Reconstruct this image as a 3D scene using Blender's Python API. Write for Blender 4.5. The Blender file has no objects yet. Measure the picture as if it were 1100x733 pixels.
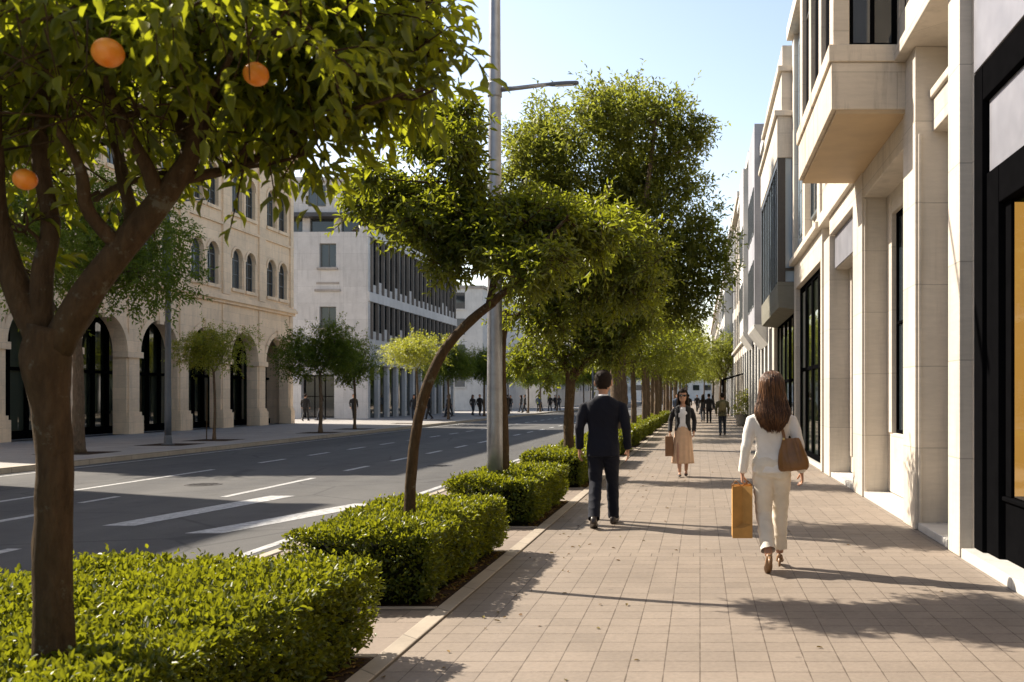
import bpy, bmesh, math, random
import numpy as np
from mathutils import Vector, Matrix, noise
random.seed(7)
RNG = np.random.default_rng(11)
PI = math.pi
sc = bpy.context.scene
col = sc.collection
R = math.radians

# ------------------------------------------------------------------ scene frame
EYE = 1.55
FPX = 1050.0
def W(u, v, Y):
    """a pixel of the 1100 x 733 photograph at distance Y -> world point"""
    return Vector(((u - 752) * Y / FPX, Y, EYE - (v - 426) * Y / FPX))

# ------------------------------------------------------------------ mesh builder
class MB:
    def __init__(self):
        self.v = []; self.f = []; self.m = []; self.cur = 0
    def add(self, vs, fs):
        o = len(self.v)
        self.v.extend([tuple(p) for p in vs])
        for f in fs:
            self.f.append(tuple(i + o for i in f)); self.m.append(self.cur)
    def box(self, x0, x1, y0, y1, z0, z1):
        self.add([(x0,y0,z0),(x1,y0,z0),(x1,y1,z0),(x0,y1,z0),(x0,y0,z1),(x1,y0,z1),(x1,y1,z1),(x0,y1,z1)],
                 [(0,3,2,1),(4,5,6,7),(0,1,5,4),(1,2,6,5),(2,3,7,6),(3,0,4,7)])
        return self
    def quad(self, a, b, c, d):
        self.add([a,b,c,d], [(0,1,2,3)])
    def rings(self, rings, cap=True):
        n = len(rings[0]); vs = []; fs = []
        for r in rings: vs.extend(r)
        for k in range(len(rings)-1):
            for i in range(n):
                j = (i+1) % n
                fs.append((k*n+i, k*n+j, (k+1)*n+j, (k+1)*n+i))
        if cap:
            fs.append(tuple(reversed(range(n))))
            fs.append(tuple(range((len(rings)-1)*n, len(rings)*n)))
        self.add(vs, fs)
    def tube(self, pts, rad, n=8, ref=None, cap=True):
        """pts: list of points; rad: list of r or (a,b)"""
        pts = [Vector(p) for p in pts]
        if not isinstance(rad, (list, tuple)): rad = [rad]*len(pts)
        ref = Vector(ref) if ref is not None else None
        rings = []; prev = None
        for i, p in enumerate(pts):
            t = (pts[min(i+1, len(pts)-1)] - pts[max(i-1, 0)])
            if t.length < 1e-9: t = Vector((0,0,1))
            t.normalize()
            if ref is not None: a = ref - t*ref.dot(t)
            elif prev is not None: a = prev - t*prev.dot(t)
            else:
                h = Vector((1,0,0)) if abs(t.x) < .8 else Vector((0,1,0))
                a = h - t*h.dot(t)
            a.normalize(); prev = a.copy(); b = t.cross(a)
            r = rad[i]
            ra, rb = r if isinstance(r, (list, tuple)) else (r, r)
            rings.append([p + a*(ra*math.cos(2*PI*k/n)) + b*(rb*math.sin(2*PI*k/n)) for k in range(n)])
        self.rings(rings, cap)
    def lathe(self, prof, c=(0,0,0), n=16):
        self.rings([[(c[0]+r*math.cos(2*PI*k/n), c[1]+r*math.sin(2*PI*k/n), c[2]+z) for k in range(n)] for r, z in prof])
    def prism(self, poly, P, d0, d1):
        """poly of (s,z) extruded d0..d1 through mapping P(s,z,d)"""
        n = len(poly)
        self.add([P(s,z,d0) for s,z in poly] + [P(s,z,d1) for s,z in poly],
                 [tuple(range(n)), tuple(reversed(range(n,2*n)))] + [(i,(i+1)%n,(i+1)%n+n,i+n) for i in range(n)])
    def fbox(self, P, s0, s1, z0, z1, d0, d1):
        self.prism([(s0,z0),(s1,z0),(s1,z1),(s0,z1)], P, d0, d1)
    def build(self, name, mats, parent=None, smooth=False, bevel=0, loc=None):
        me = bpy.data.meshes.new(name)
        me.from_pydata(self.v, [], self.f)
        if not isinstance(mats, (list, tuple)): mats = [mats]
        for m in mats: me.materials.append(m)
        if len(mats) > 1: me.polygons.foreach_set('material_index', self.m)
        bm = bmesh.new(); bm.from_mesh(me); bmesh.ops.recalc_face_normals(bm, faces=bm.faces); bm.to_mesh(me); bm.free()
        if smooth: me.polygons.foreach_set('use_smooth', [True]*len(me.polygons))
        me.update()
        o = bpy.data.objects.new(name, me); col.objects.link(o)
        if parent is not None: o.parent = parent
        if loc is not None: o.location = loc
        if bevel:
            b = o.modifiers.new('bevel', 'BEVEL'); b.width = bevel; b.segments = 2; b.limit_method = 'ANGLE'; b.angle_limit = R(50)
        return o

def tag(o, label=None, cat=None, group=None, kind=None):
    if label: o['label'] = label
    if cat: o['category'] = cat
    if group: o['group'] = group
    if kind: o['kind'] = kind
    return o
def empty(name, loc, label, cat, group=None, rz=0):
    o = bpy.data.objects.new(name, None); col.objects.link(o)
    o.location = loc; o.rotation_euler.z = rz; o.empty_display_size = .2
    return tag(o, label, cat, group)
def copy_tree(o, parent=None):
    c = o.copy(); col.objects.link(c)
    if parent is not None: c.parent = parent
    for ch in list(o.children): copy_tree(ch, c)
    return c
def mesh_np(name, verts, faces_flat, sizes, mats, parent=None, midx=None, smooth=False):
    me = bpy.data.meshes.new(name)
    nv = len(verts); nl = len(faces_flat); nf = len(sizes)
    me.vertices.add(nv); me.vertices.foreach_set('co', np.asarray(verts, dtype=np.float32).ravel())
    me.loops.add(nl); me.loops.foreach_set('vertex_index', np.asarray(faces_flat, dtype=np.int32))
    st = np.zeros(nf, dtype=np.int32); st[1:] = np.cumsum(sizes)[:-1]
    me.polygons.add(nf); me.polygons.foreach_set('loop_start', st); me.polygons.foreach_set('loop_total', np.asarray(sizes, dtype=np.int32))
    for m in mats: me.materials.append(m)
    if midx is not None: me.polygons.foreach_set('material_index', np.asarray(midx, dtype=np.int32))
    if smooth: me.polygons.foreach_set('use_smooth', [True]*nf)
    me.update(calc_edges=True); me.validate()
    o = bpy.data.objects.new(name, me); col.objects.link(o)
    if parent is not None: o.parent = parent
    return o

# ------------------------------------------------------------------ materials
class NT:
    def __init__(self, name):
        self.mat = bpy.data.materials.new(name); self.mat.use_nodes = True
        self.t = self.mat.node_tree; self.t.nodes.clear()
        self.out = self.n('ShaderNodeOutputMaterial')
    def n(self, typ, **kw):
        nd = self.t.nodes.new(typ)
        for k, v in kw.items():
            if k.startswith('i_'):
                nd.inputs[int(k[2:]) if k[2:].isdigit() else k[2:].replace('_', ' ')].default_value = v
            else: setattr(nd, k, v)
        return nd
    def l(self, a, b): self.t.links.new(a, b)
    def pos(self): return self.n('ShaderNodeNewGeometry').outputs['Position']
    def obj(self): return self.n('ShaderNodeTexCoord').outputs['Object']
    def mapping(self, vec, scale=(1,1,1), loc=(0,0,0), rot=(0,0,0)):
        m = self.n('ShaderNodeMapping'); m.inputs['Scale'].default_value = scale; m.inputs['Location'].default_value = loc; m.inputs['Rotation'].default_value = rot
        self.l(vec, m.inputs[0]); return m.outputs[0]
    def noise(self, vec, scale, detail=4, rough=.55):
        x = self.n('ShaderNodeTexNoise'); x.inputs['Scale'].default_value = scale; x.inputs['Detail'].default_value = detail; x.inputs['Roughness'].default_value = rough
        if vec is not None: self.l(vec, x.inputs['Vector'])
        return x.outputs[0]
    def ramp(self, fac, stops):
        r = self.n('ShaderNodeValToRGB'); e = r.color_ramp.elements
        while len(e) < len(stops): e.new(.5)
        for k, (p, c) in enumerate(stops):
            e[k].position = p; e[k].color = (c, c, c, 1) if isinstance(c, (int, float)) else (*c, 1)
        self.l(fac, r.inputs[0]); return r.outputs[0]
    def mix(self, fac, a, b, mode='MIX'):
        m = self.n('ShaderNodeMix', data_type='RGBA', blend_type=mode)
        for s, val in ((m.inputs[0], fac), (m.inputs[6], a), (m.inputs[7], b)):
            if isinstance(val, (int, float)): s.default_value = val
            elif isinstance(val, tuple): s.default_value = (*val, 1)
            else: self.l(val, s)
        return m.outputs[2]
    def math(self, op, a, b=0, c=0):
        m = self.n('ShaderNodeMath', operation=op)
        for s, val in zip(m.inputs, (a, b, c)):
            if isinstance(val, (int, float)): s.default_value = val
            else: self.l(val, s)
        return m.outputs[0]
    def sep(self, vec):
        s = self.n('ShaderNodeSeparateXYZ'); self.l(vec, s.inputs[0]); return s.outputs
    def comb(self, x, y, z):
        c = self.n('ShaderNodeCombineXYZ')
        for s, val in zip(c.inputs, (x, y, z)):
            if isinstance(val, (int, float)): s.default_value = val
            else: self.l(val, s)
        return c.outputs[0]
    def bump(self, h, strength=.3, dist=.02):
        b = self.n('ShaderNodeBump'); b.inputs['Strength'].default_value = strength; b.inputs['Distance'].default_value = dist
        self.l(h, b.inputs['Height']); return b.outputs[0]
    def princ(self, colr, rough=.6, normal=None, spec=.5, metal=0, **kw):
        p = self.n('ShaderNodeBsdfPrincipled')
        for nm, val in (('Base Color', colr), ('Roughness', rough), ('Specular IOR Level', spec), ('Metallic', metal)):
            if isinstance(val, tuple): p.inputs[nm].default_value = (*val, 1)
            elif isinstance(val, (int, float)): p.inputs[nm].default_value = val
            else: self.l(val, p.inputs[nm])
        for k, val in kw.items():
            s = p.inputs[k.replace('_', ' ')]; s.default_value = (*val, 1) if isinstance(val, tuple) else val
        if normal is not None: self.l(normal, p.inputs['Normal'])
        return p.outputs[0]
    def done(self, sh):
        self.l(sh, self.out.inputs[0]); return self.mat

def stone_mat(name, base, block=(1.2, .6), joint=.5, streak=.5, rough=.7, dark=.75, offset=.5, jw=.006, face='x'):
    """stone cladding: blocks seen along the wall, soft mottling, dirt streaks"""
    t = NT(name); p = t.pos(); x, y, z = t.sep(p)
    s = t.math('ADD', x, y)
    uv = t.comb(s, z, 0)
    br = t.n('ShaderNodeTexBrick'); br.offset = offset
    br.inputs['Scale'].default_value = 1; br.inputs['Brick Width'].default_value = block[0]; br.inputs['Row Height'].default_value = block[1]
    br.inputs['Mortar Size'].default_value = jw; br.inputs['Mortar Smooth'].default_value = .3; br.inputs['Bias'].default_value = 0
    br.inputs['Color1'].default_value = (.93,.93,.93,1); br.inputs['Color2'].default_value = (1.05,1.05,1.05,1); br.inputs['Mortar'].default_value = (joint,joint,joint,1)
    t.l(uv, br.inputs['Vector'])
    n1 = t.noise(p, 1.3, 5); n2 = t.noise(t.mapping(p, (3,3,.35)), 1.6, 5, .65); n3 = t.noise(t.mapping(p, (1,1,6)), 4, 6, .7)
    c = t.mix(t.ramp(n1, [(.3, 0.), (.7, 1.)]), tuple(b*.86 for b in base), base)
    c = t.mix(t.math('MULTIPLY', t.ramp(n2, [(.5, 0.), (.72, 1.)]), streak), c, tuple(b*dark*.8 for b in base))
    c = t.mix(.35, c, t.mix(1.0, c, t.ramp(n3, [(.3, .72), (.7, 1.12)]), 'MULTIPLY'))
    c = t.mix(1.0, c, br.outputs[0], 'MULTIPLY')
    h = t.math('ADD', t.math('MULTIPLY', n3, .25), t.math('MULTIPLY', br.outputs['Fac'], -1.))
    return t.done(t.princ(c, rough, t.bump(h, .35, .008), .35))

def plain_mat(name, base, rough=.5, metal=0, spec=.5, var=.15, scale=6, bump=0):
    t = NT(name); p = t.obj(); n1 = t.noise(p, scale, 4)
    c = t.mix(t.ramp(n1, [(.3, 0.), (.7, 1.)]), tuple(b*(1-var) for b in base), tuple(min(1, b*(1+var*.6)) for b in base))
    r = t.math('ADD', t.math('MULTIPLY', n1, .15), rough-.07)
    return t.done(t.princ(c, r, t.bump(t.noise(p, scale*12, 3), bump, .004) if bump else None, spec, metal))

def cloth_mat(name, base, rough=.85, sheen=.2, fine=700):
    t = NT(name); p = t.obj(); n1 = t.noise(p, 7, 4); n2 = t.noise(p, fine, 1)
    c = t.mix(t.ramp(n1, [(.3, 0.), (.7, 1.)]), tuple(b*.88 for b in base), tuple(min(1, b*1.06) for b in base))
    h = t.math('ADD', t.math('MULTIPLY', n2, .15), t.noise(t.mapping(p, (1,1,.5)), 16, 3))
    return t.done(t.princ(c, rough, t.bump(h, .35, .012), .25, Sheen_Weight=sheen))

def leaf_mat(name, cols, trans, tf=.4, rough=.38, spec=.5):
    t = NT(name); g = t.n('ShaderNodeNewGeometry')
    rnd = g.outputs['Random Per Island']
    c = t.ramp(rnd, [(k/(len(cols)-1), cc) for k, cc in enumerate(cols)])
    big = t.noise(g.outputs['Position'], 1.1, 2)
    c = t.mix(t.ramp(big, [(.35, 0.), (.65, .45)]), c, t.mix(1.0, c, (1.35, 1.25, .7), 'MULTIPLY'))
    tc = t.mix(t.math('FRACT', t.math('MULTIPLY', rnd, 7.13)), tuple(.65*q for q in trans), trans)
    a = t.princ(c, rough, None, spec)
    b = t.n('ShaderNodeBsdfTranslucent'); t.l(tc, b.inputs[0])
    m = t.n('ShaderNodeMixShader'); m.inputs[0].default_value = tf
    t.l(a, m.inputs[1]); t.l(b.outputs[0], m.inputs[2])
    return t.done(m.outputs[0])

def bark_mat(name, base):
    t = NT(name); p = t.obj()
    n1 = t.noise(t.mapping(p, (1,1,.25)), 26, 6, .7); n2 = t.noise(p, 5, 4)
    c = t.mix(t.ramp(n1, [(.3, 0.), (.7, 1.)]), tuple(b*.5 for b in base), tuple(b*1.2 for b in base))
    c = t.mix(t.ramp(n2, [(.45, 0.), (.7, .5)]), c, tuple(b*q for b, q in zip(base, (.7,.8,.7))))
    c = t.mix(t.ramp(t.noise(p, 11, 5, .75), [(.60, 0.), (.66, .55)]), c, (.17,.165,.12))
    return t.done(t.princ(c, .85, t.bump(t.math('ADD', n1, t.math('MULTIPLY', n2, 1.5)), 1.0, .03), .15))

def glass_mat(name, base, rough=.04, wob=.03):
    t = NT(name); p = t.pos()
    oi = t.n('ShaderNodeObjectInfo').outputs['Random']
    c = t.mix(t.ramp(oi, [(.55, 0.), (.95, 1.)]), base, tuple(min(1, b*3+.02) for b in base))
    nrm = t.bump(t.noise(p, .7, 1), wob, .06)
    return t.done(t.princ(c, rough, nrm, .7, IOR=1.52, Coat_Weight=.0))

def paving_mat(name, tile, base, var=.07, joint=(.075,.055,.04), stain=.5, jit=.35):
    """rows of slabs: each row shifted a little, joints of uneven depth"""
    t = NT(name); p = t.pos(); x, y, z = t.sep(p)
    wob = t.math('MULTIPLY', t.math('SUBTRACT', t.noise(t.comb(x, y, 0), .5, 2), .5), .05)
    yy = t.math('DIVIDE', t.math('ADD', y, wob), tile[1]); row = t.math('FLOOR', yy)
    wn = t.n('ShaderNodeTexWhiteNoise', noise_dimensions='1D'); t.l(row, wn.inputs['W'])
    drift = t.math('MULTIPLY', t.math('GREATER_THAN', wn.outputs[0], .9), t.math('MULTIPLY', wn.outputs[0], jit))
    xx = t.math('ADD', t.math('DIVIDE', x, tile[0]), drift); colm = t.math('FLOOR', xx)
    fx = t.math('SUBTRACT', xx, colm); fy = t.math('SUBTRACT', yy, row)
    ex = t.math('MULTIPLY', t.math('MINIMUM', fx, t.math('SUBTRACT', 1, fx)), tile[0])
    ey = t.math('MULTIPLY', t.math('MINIMUM', fy, t.math('SUBTRACT', 1, fy)), tile[1])
    n2 = t.noise(p, 30, 5, .7); n3 = t.noise(p, 3.5, 5, .65); n1 = t.noise(p, .8, 5, .6); n4 = t.noise(p, 7, 3, .6)
    wid = t.math('MULTIPLY', t.ramp(n4, [(.3, .25), (.65, 1.)]), .006)
    jx = t.math('LESS_THAN', ex, t.math('MULTIPLY', wid, .8)); jy = t.math('LESS_THAN', ey, wid)
    jt = t.math('MAXIMUM', jx, jy)
    wc = t.n('ShaderNodeTexWhiteNoise', noise_dimensions='2D'); t.l(t.comb(colm, row, 0), wc.inputs['Vector'])
    tone = t.ramp(wc.outputs[0], [(0, 1-var), (.8, 1+var*.6), (1, 1-2.2*var)])
    c = t.mix(1.0, base, tone, 'MULTIPLY')
    c = t.mix(t.math('MULTIPLY', t.ramp(n1, [(.42, 0.), (.66, 1.)]), stain), c, tuple(b*.68 for b in base))
    c = t.mix(1.0, c, t.ramp(n2, [(.25, .82), (.75, 1.12)]), 'MULTIPLY')
    c = t.mix(t.ramp(n3, [(.60, 0.), (.72, .3)]), c, tuple(b*.6 for b in base))
    vg = t.n('ShaderNodeTexVoronoi'); vg.inputs['Scale'].default_value = 1.9; vg.inputs['Randomness'].default_value = 1; t.l(p, vg.inputs['Vector'])
    gum = t.math('MULTIPLY', t.math('LESS_THAN', vg.outputs['Distance'], t.math('ADD', .02, t.math('MULTIPLY', n2, .045))), .5)
    c = t.mix(gum, c, tuple(b*.45 for b in base))
    big = t.noise(t.mapping(p, (1,.35,1)), .35, 4, .6); c = t.mix(t.math('MULTIPLY', t.ramp(big, [(.5, 0.), (.62, 1.)]), .3), c, tuple(b*.7 for b in base))
    c = t.mix(t.math('MULTIPLY', jt, .85), c, joint)
    h = t.math('ADD', t.math('MULTIPLY', jt, -1.), t.math('ADD', t.math('MULTIPLY', n2, .35), t.math('MULTIPLY', wc.outputs[0], .3)))
    r = t.ramp(n3, [(.3, .55), (.7, .75)])
    return t.done(t.princ(c, r, t.bump(h, .45, .006), .3))

def asphalt_mat():
    t = NT('asphalt'); p = t.pos()
    n1 = t.noise(p, 140, 3, .8); n2 = t.noise(t.mapping(p, (1,.12,1)), .9, 4); n3 = t.noise(p, 2.2, 6, .7)
    c = t.mix(t.ramp(n1, [(.35, 0.), (.7, 1.)]), (.052,.053,.056), (.135,.13,.124))
    c = t.mix(t.ramp(n2, [(.4, 0.), (.65, .55)]), c, (.13,.126,.12))
    c = t.mix(t.ramp(n3, [(.62, 0.), (.7, .45)]), c, (.055,.054,.053))
    vo = t.n('ShaderNodeTexVoronoi', feature='DISTANCE_TO_EDGE'); vo.inputs['Scale'].default_value = .35
    t.l(t.mix(.12, p, t.n('ShaderNodeTexNoise', i_Scale=1.5).outputs[1]), vo.inputs['Vector'])
    c = t.mix(t.ramp(vo.outputs[0], [(.0, .55), (.012, 0.)]), c, (.04,.04,.04))
    return t.done(t.princ(c, t.ramp(n3, [(.3, .75), (.7, .95)]), t.bump(n1, .5, .006), .12))

def paint_mat():
    t = NT('road_paint'); p = t.pos()
    n1 = t.noise(p, 9, 6, .75); n2 = t.noise(p, 90, 2)
    f = t.math('MULTIPLY', t.ramp(n1, [(.40, 1.), (.62, 0.)]), t.ramp(n2, [(.3, .3), (.6, .9)]))
    c = t.mix(f, (.52,.52,.51), (.13,.128,.122))
    return t.done(t.princ(c, .6, None, .4))

M = {}
M['paving'] = paving_mat('paving_slabs', (.205, .22), (.245, .202, .163))
M['verge'] = paving_mat('verge_slabs', (.42, .42), (.255, .208, .17))
M['farpaving'] = paving_mat('far_pavement_slabs', (.6, .6), (.36, .34, .32))
M['asphalt'] = asphalt_mat(); M['paint'] = paint_mat()
M['ground'] = plain_mat('ground_earth', (.16,.14,.11), .9, 0, .2, .3, .3)
M['kerb'] = stone_mat('kerb_stone', (.42,.36,.28), (.9, 3.), .45, .5, jw=.008)
M['edging'] = stone_mat('edging_stone', (.38,.325,.26), (.8, 3.), .5, .4, jw=.008)
M['soil'] = plain_mat('soil', (.045,.028,.018), .95, 0, .1, .5, 30, 1)
M['stoneA'] = stone_mat('limestone_warm', (.62,.555,.47), (1.9, .95), .66, .55, .62)
M['stoneB'] = stone_mat('limestone_bay', (.62,.53,.42), (2.2, .5), .75, 1.0, .65, .55)
M['marble'] = stone_mat('white_marble_step', (.68,.66,.62), (.9, 3.), .6, .3, .35)
M['stoneC'] = stone_mat('limestone_arcade', (.88,.67,.46), (1.1, .48), .72, .45, .75)
M['stoneD'] = stone_mat('pale_grey_cladding', (.60,.59,.58), (1.6, 1.15), .6, .5, .7, offset=0)
M['stoneE'] = stone_mat('grey_blue_render', (.34,.34,.37), (2.4, 1.6), .85, .4, .7)
M['stoneF'] = stone_mat('white_render', (.66,.64,.61), (3., 3.), .9, .4, .75)
M['concrete'] = stone_mat('weathered_concrete', (.40,.365,.33), (2.2, .9), .7, .8, .8)
M['darkroof'] = plain_mat('dark_fascia', (.05,.05,.055), .5)
M['black'] = plain_mat('black_metal', (.004,.004,.0045), 1.0, 0, 0.0)
M['bronze'] = plain_mat('brown_metal_frame', (.05,.042,.036), .42, .3)
M['silver'] = plain_mat('brushed_silver_panel', (.26,.26,.29), .5, .5, .5, .12, 3)
M['pole'] = plain_mat('galvanised_pole', (.30,.31,.33), .42, .75, .5, .2, 8, .2)
M['polegrey'] = plain_mat('blue_grey_pole', (.10,.115,.14), .5, .2)
M['glass'] = glass_mat('window_glass', (.018,.024,.028))
M['glassgreen'] = glass_mat('shop_glass', (.014,.018,.012), .02, .05)
M['glass_skytone'] = glass_mat('curtain_wall_glass', (.28,.36,.44), .09, .0)  # pale blue base colour stands in for bright sky mirrored in the glass
M['interior'] = plain_mat('dim_interior', (.05,.045,.04), .8)
M['frame'] = plain_mat('window_frame', (.11,.12,.12), .5)
M['bark'] = bark_mat('brown_bark', (.088,.055,.028))
M['barkgrey'] = bark_mat('grey_brown_bark', (.15,.105,.07))
M['leaf_orange'] = leaf_mat('orange_tree_leaf', [(.012,.03,.006), (.022,.05,.008), (.04,.07,.01), (.085,.10,.014)], (.54,.57,.025), .47, .42, .4)
M['leaf_bright'] = leaf_mat('bright_green_leaf', [(.018,.032,.006), (.035,.058,.01), (.055,.085,.012), (.10,.115,.016)], (.42,.46,.025), .42, .45)
M['leaf_olive'] = leaf_mat('olive_green_leaf', [(.035,.05,.014), (.06,.075,.018), (.09,.098,.022), (.115,.115,.025)], (.42,.46,.05), .42, .5, .25)
M['leaf_dark'] = leaf_mat('dark_green_leaf', [(.03,.058,.012), (.052,.09,.016), (.085,.12,.02)], (.36,.44,.04), .4, .55, .2)
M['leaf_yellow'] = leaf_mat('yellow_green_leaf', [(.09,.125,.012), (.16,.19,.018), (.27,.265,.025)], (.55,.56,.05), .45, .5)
M['leaf_hedge'] = leaf_mat('hedge_leaf', [(.012,.028,.006), (.03,.055,.008), (.055,.085,.01), (.11,.125,.016)], (.42,.44,.018), .34, .42, .35)
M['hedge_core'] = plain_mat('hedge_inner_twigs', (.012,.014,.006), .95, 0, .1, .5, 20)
M['skin'] = plain_mat('skin', (.42,.23,.15), .5, 0, .4, .1, 20)
M['hairblack'] = plain_mat('black_brown_hair', (.016,.010,.007), .75, 0, .15, .4, 60)
M['hairbrown'] = plain_mat('brown_hair', (.07,.031,.014), .5, 0, .35, .45, 50)

t = NT('brown_hair_strands'); g_ = t.n('ShaderNodeNewGeometry')
M['hairstrand'] = t.done(t.princ(t.ramp(g_.outputs['Random Per Island'], [(0, (.035,.015,.007)), (.55, (.08,.035,.015)), (1, (.20,.09,.035))]), .45, None, .4))
t = NT('dark_hair_strands'); g_ = t.n('ShaderNodeNewGeometry')
M['hairdark'] = t.done(t.princ(t.ramp(g_.outputs['Random Per Island'], [(0, (.008,.006,.005)), (1, (.03,.018,.012))]), .45, None, .35))
# ------------------------------------------------------------------ ground, road, pavements
def sheet(name, x0, x1, y0, y1, z, mat, kind='structure'):
    mb = MB(); mb.quad((x0,y0,z),(x1,y0,z),(x1,y1,z),(x0,y1,z))
    return tag(mb.build(name, mat), kind=kind)
tag(sheet('ground', -1500, 1500, -300, 3000, -.20, M['ground']), 'brown earth running out to the horizon')
ROAD_L, ROAD_R = -15.0, -4.3
tag(sheet('road', ROAD_L-.02, ROAD_R+.02, -60, 420, -.12, M['asphalt']), 'grey asphalt road with white lane lines')
mb = MB(); mb.box(-1.78, 2.95, -25, 420, -.15, 0)
tag(mb.build('pavement', M['paving']), 'beige slab pavement along the shop fronts', kind='structure')
mb = MB(); mb.box(-4.17, -1.925, -25, 420, -.15, -.004)
tag(mb.build('planting_verge', M['verge']), 'pinkish slab strip between road and pavement', kind='structure')
mb = MB(); mb.box(-42, ROAD_L-.2, -60, 420, -.15, 0)
tag(mb.build('far_pavement', M['farpaving']), 'grey slab pavement across the road', kind='structure')
mb = MB(); mb.box(ROAD_L-.197, ROAD_L, -60, 420, -.15, .012)
tag(mb.build('far_kerb', M['kerb'], bevel=.015), 'golden stone kerb across the road', kind='structure')
mb = MB(); mb.box(ROAD_R, ROAD_R+.127, -60, 420, -.15, .008)
tag(mb.build('near_kerb', M['kerb'], bevel=.015), 'stone kerb behind the hedges', kind='structure')
mb = MB(); mb.box(-1.922, -1.792, -25, 420, -.15, .012)
tag(mb.build('pavement_border', M['edging'], bevel=.008), 'long stone border between hedges and pavement', kind='structure')
# painted markings
mb = MB(); z = -.116
def dash(x, y0, y1, w=.13, x1=None):
    x1 = x if x1 is None else x1
    mb.quad((x-w/2,y0,z),(x+w/2,y0,z),(x1+w/2,y1,z),(x1-w/2,y1,z))
dash(-4.8, -20, 400, .12); dash(-14.55, -20, 400, .1)
dash(-11.1, 2, 22.3)
y = 24.5
while y < 200: dash(-11.05, y, y+1.5); y += 3.1
dash(-7.9, 16.2, 20); y = 21.9
while y < 200: dash(-7.95, y, y+1.5); y += 3.3
dash(-9.35, 12.6, 14.2, .16); dash(-7.5, 9.3, 10.7, .16); dash(-9.7, 15.3, 16.3, .12)
dash(-7.5, 12.6, 16.4, .42, -7.0); dash(-6.05, 11.9, 15.2, .45, -5.15)
tag(mb.build('road_markings', M['paint']), 'white painted lane lines and wide bars', kind='structure')

# planters
PL = [(2.2, 5.85), (7.1, 9.8), (11.5, 14.5), (16.4, 19.2)]
y = 20.9
while y < 90: PL.append((y, y+2.9)); y += 4.4
mbs = MB(); mbe = MB()
for a, b in PL:
    xl = -3.9 if a < 5 else -3.15
    mbs.box(xl+.07, -1.93, a+.07, b-.07, -.1, .006)
    for q in ((a, a+.07), (b-.07, b)): mbe.box(xl, -1.924, q[0], q[1], -.1, .012)
    mbe.box(xl, xl+.068, a+.072, b-.072, -.1, .012)
tag(mbs.build('planting_soil', M['soil']), 'dark soil showing under the hedges', kind='structure')
tag(mbe.build('planter_edging', M['edging'], bevel=.006), 'narrow stone edging round the planting beds', kind='structure')
mbp = MB()
PITS = [(-17,26.7),(-17.2,34.6),(-17,31.4),(-16.2,41.7),(-16.4,46.4),(-16.8,56),(-17,64),(-17,77)]
for x, y in PITS: mbp.box(x-.75, x+.75, y-.75, y+.75, -.1, .006)
tag(mbp.build('tree_pit_soil', M['soil']), 'square soil patches round far pavement trunks', kind='structure')

# ------------------------------------------------------------------ walls with openings
def arch_panel(mb, P, s0, s1, z0, z1, cs, hw, zs, zsill, d0, depth, n=12, rz=None):
    """wall panel s0..s1 x z0..z1 with an arched hole (straight top when rz=0)"""
    rz = hw if rz is None else rz
    arc = [(cs + hw*math.cos(PI - PI*k/n), zs + rz*math.sin(PI*k/n)) for k in range(n+1)]
    q = lambda a, b, c, d: mb.add([P(*a, d0), P(*b, d0), P(*c, d0), P(*d, d0)], [(0,1,2,3)])
    if cs-hw > s0: q((s0,z0),(cs-hw,z0),(cs-hw,z1),(s0,z1))
    if s1 > cs+hw: q((cs+hw,z0),(s1,z0),(s1,z1),(cs+hw,z1))
    if zsill > z0: q((cs-hw,z0),(cs+hw,z0),(cs+hw,zsill),(cs-hw,zsill))
    for k in range(n):
        a, b = arc[k], arc[k+1]; q(a, b, (b[0], z1), (a[0], z1))
    path = [(cs-hw, zsill)] + arc + [(cs+hw, zsill)]
    for a, b in zip(path[:-1], path[1:]):
        mb.add([P(*a,d0), P(*b,d0), P(*b,d0+depth), P(*a,d0+depth)], [(0,1,2,3)])
    mb.add([P(cs-hw,zsill,d0),P(cs+hw,zsill,d0),P(cs+hw,zsill,d0+depth),P(cs-hw,zsill,d0+depth)],[(0,1,2,3)])
def arch_strip(mb, P, cs, zs, ro, ri, d0, d1, n=16, a0=0, a1=PI):
    """a moulded band following an arch"""
    for k in range(n):
        t0, t1 = a0+(a1-a0)*k/n, a0+(a1-a0)*(k+1)/n
        pt = lambda r, t: (cs+r*math.cos(t), zs+r*math.sin(t))
        mb.prism([pt(ri,t0), pt(ro,t0), pt(ro,t1), pt(ri,t1)], P, d0, d1)
def arch_poly(cs, hw, zs, zsill, n=12):
    return [(cs-hw,zsill),(cs+hw,zsill)] + [(cs+hw*math.cos(PI*k/n), zs+hw*math.sin(PI*k/n)) for k in range(n+1)]
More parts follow.
